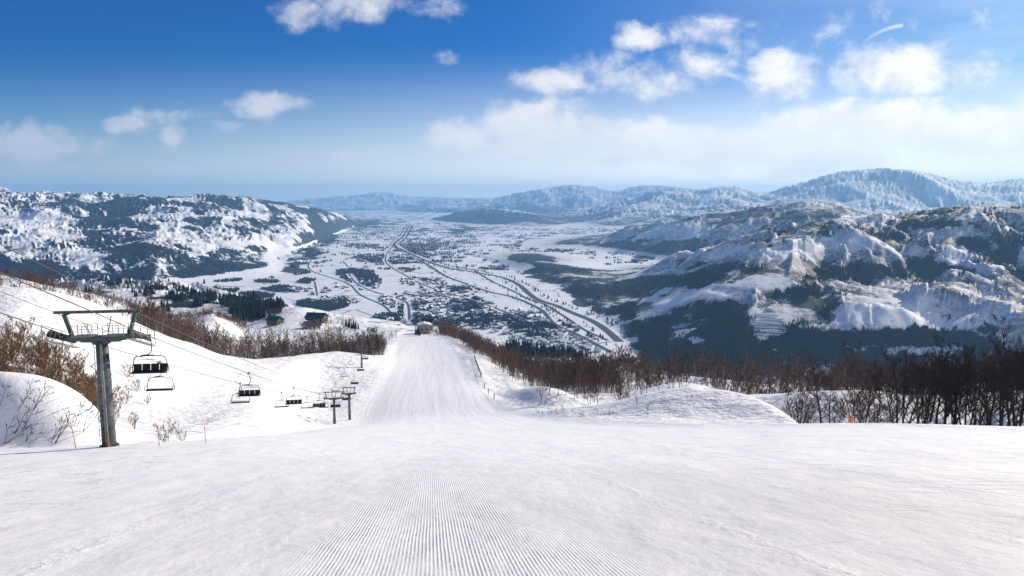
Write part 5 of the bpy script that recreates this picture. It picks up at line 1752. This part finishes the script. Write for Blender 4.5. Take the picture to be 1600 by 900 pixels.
# ------------------------------------------------------------------ ski village on the plateau
def lodge(px, py_, Y, w, l, h, rh, rz, roofm, wallm, label, snowy=False, balcony=False):
    w, l, h, rh = w * .86, l * .86, h * .86, rh * .86
    x, y, z = at_px(px, Y)
    t = empty('ski_lodge', (x, y, z - .3), rz)
    V, wall, roof = house_arrays(w, l, h, rh, .9)
    m = MB(); m.add(V[:10], wall); m.build('wall', M[wallm], t)
    m = MB(); m.add(V[10:], [[i - 10 for i in f] for f in roof]); m.build('roof', M[roofm], t)
    if snowy:
        m = MB()
        m.box((-w * .28, 0, h + rh * .46), (w * .40, l * .96, .25), R=Matrix.Rotation(-math.atan2(rh, w / 2), 3, 'Y'))
        m.build('roof_snow', M['snow'], t)
    for sx in (-1, 1):
        for k in range(max(2, int(l / 4))):
            m = MB(); yy = (k + .5) * l / max(2, int(l / 4)) - l / 2
            m.box((sx * (w / 2 + .03), yy, h * .55), (.1, 1.8, 1.5)); m.build('window', M['glass'], t)
    for sy in (-1, 1):
        for k in range(max(2, int(w / 4))):
            m = MB(); xx = (k + .5) * w / max(2, int(w / 4)) - w / 2
            m.box((xx, sy * (l / 2 + .03), h * .55), (1.8, .1, 1.5)); m.build('window', M['glass'], t)
    if balcony:
        for zz in (h * .34, h * .70):
            m = MB(); m.box((0, -l / 2 - .8, zz), (w, 1.5, .25)); m.bar((-w / 2, -l / 2 - 1.5, zz + 1), (w / 2, -l / 2 - 1.5, zz + 1), .12, .5)
            m.build('balcony', M['plaster'], t)
    m = MB(); m.box((w * .2, l * .2, h + rh * .95), (.9, .9, 1.8)); m.build('chimney', M['brown_wall'], t)
    tag(t, label, 'lodge', 'ski lodges on the plateau')
    return t


lodge(430, 503, 620, 10, 14, 5.5, 3.6, 1.15, 'green_roof', 'brown_wall', 'green roofed lodge at the left end of the snow plateau, in front of another')
lodge(427, 488, 690, 9, 15, 5, 3.2, -1.0, 'dark_roof', 'plaster', 'dark roofed lodge topmost at left, behind the green roofed one')
lodge(495, 490, 640, 12, 20, 5.5, 4.2, 1.35, 'green_roof', 'brown_wall', 'long green roofed lodge near the top of the snow knoll')
lodge(487, 512, 585, 10, 14, 4.5, 4.2, -.75, 'dark_roof', 'plaster', 'steep black roofed lodge just above the brown wood')
lodge(663, 508, 545, 11, 9, 9, 1.6, 0.15, 'snow', 'plaster', 'tall pale lodge with balconies at the end of the piste', balcony=True)
lodge(668, 500, 590, 9, 10, 9, 2.4, 1.5, 'dark_roof', 'brown_wall', 'dark lodge standing behind the pale balconied one')

# ------------------------------------------------------------------ markers and fence
def marker(px, py0, py1, Y, label, lean):
    x, y, z = at_px(px, Y)
    t = empty('marker_pole', (x, y, z))
    L = (py0 - py1) / FPX * Y * 1.02
    m = MB(); m.tube([(0, 0, -.3), (lean * .5, 0, L * .5), (lean, 0, L)], [.024, .022, .02], 8); m.build('rod', M['orange'], t, smooth=True)
    m = MB(); m.tube([(lean * .8, 0, L * .80), (lean * .93, 0, L * .93)], .036, 8); m.build('band', M['paleorange'], t, smooth=True)
    tag(t, label, 'marker pole', 'orange marker poles at the left snow edge')


marker(119, 701, 668, 43.5, 'orange marker pole leaning left of the big lift tower', -.16)
marker(249, 694, 664, 43.5, 'orange marker pole just right of the big lift tower, beside a shrub', -.02)
marker(322, 690, 662, 46, 'rightmost orange marker pole on the left snow edge', -.05)

x, y, z = at_px(1328, 76)
t = empty('marker_post', (x, y, z))
zc = W(1328, 655, 76)[2] - z
m = MB(); m.tube([(0, 0, -.4), (0, 0, zc - .3)], .03, 8); m.build('post', M['wood_post'], t)
m = MB()
m.tube([(0, 0, zc - .30), (0, 0, zc - .26), (0, 0, zc + .22), (0, 0, zc + .36), (0, 0, zc + .42)], [.2, .26, .26, .2, .08], 16); m.build('orange_cap', M['orange'], t, smooth=True)
m = MB(); m.tube([(0, 0, zc - .40), (0, 0, zc - .302)], [.27, .31], 16); m.build('skirt', M['paleorange'], t, smooth=True)
tag(t, 'round orange marker on a post behind the right snow edge', 'marker')

# net fence on the right side of the piste
fp = [(741, 553, 345), (743, 560, 325), (745, 568, 305), (748, 578, 284), (752, 592, 258), (757, 606, 234), (763, 617, 216), (772, 626, 199)]
fpos = [at_px(px, Y) for px, py_, Y in fp]
t = empty('net_fence', fpos[0])
o0 = np.array(fpos[0])
for k, p in enumerate(fpos):
    q_ = np.array(p) - o0
    m = MB(); m.tube([q_ + np.array((0, 0, -.3)), q_ + np.array((0, 0, 2.0))], .09, 8)
    m.build('post', M['wood_post'], t)
    m = MB(); m.tube([q_ + np.array((0, 0, .4)), q_ + np.array((0, 0, 1.9))], .14, 10)
    m.build('pad', M['green_net'] if k < 7 else M['wood_post'], t)
for a, b in zip(fpos[:5], fpos[1:5]):
    a, b = np.array(a) - o0, np.array(b) - o0
    m = MB()
    n = 16
    for k in range(n + 1):
        p = a + (b - a) * k / n
        m.bar(p + np.array((0, 0, .15)), p + np.array((0, 0, 1.7)), .05, .05)
    for k in range(7):
        zz = np.array((0, 0, .15 + k * .258))
        m.bar(a + zz, b + zz, .05, .05)
    m.build('net', M['green_net'], t)
for a, b in zip(fpos[4:], fpos[5:]):
    a, b = np.array(a) - o0, np.array(b) - o0
    m = MB(); m.tube([a + np.array((0, 0, 1.6)), (a + b) / 2 + np.array((0, 0, 1.3)), b + np.array((0, 0, 1.6))], .02, 6); m.build('line', M['cable'], t)
tag(t, 'green net safety fence on posts along the right edge of the piste', 'fence')


# snow fences on the far slope across the valley
for k in range(9):
    a = np.array(hit(1184 - 2 * k + (12 if k < 2 else 0), 482 + 5.0 * k, 1750))
    b = np.array(hit(1206 + 5.5 * k, 486 + 5.0 * k, 1750))
    if abs(a[1] - b[1]) > 220: continue
    pts = [a[:2] + (b[:2] - a[:2]) * e for e in np.linspace(0, 1, 11)]
    pts = [np.array((p[0], p[1], gz(*p))) for p in pts]
    o0 = pts[0]
    t = empty('avalanche_fence', o0)
    m = MB()
    for p, q_ in zip(pts[:-1], pts[1:]):
        for zz in (1.0, 2.0, 3.0):
            m.bar(p - o0 + np.array((0, 0, zz)), q_ - o0 + np.array((0, 0, zz)), .4, .7)
    m.build('rail', M['dark_steel'], t)
    m = MB()
    for p in pts:
        m.bar(p - o0 + np.array((0, 0, -1)), p - o0 + np.array((0, 0, 3.7)), .5, .5)
    m.build('post_row', M['dark_steel'], t)
    tag(t, 'thin dark snow fence, one row of the terraces on the white slope across the valley', 'snow fence', 'snow fences on the slope across the valley')
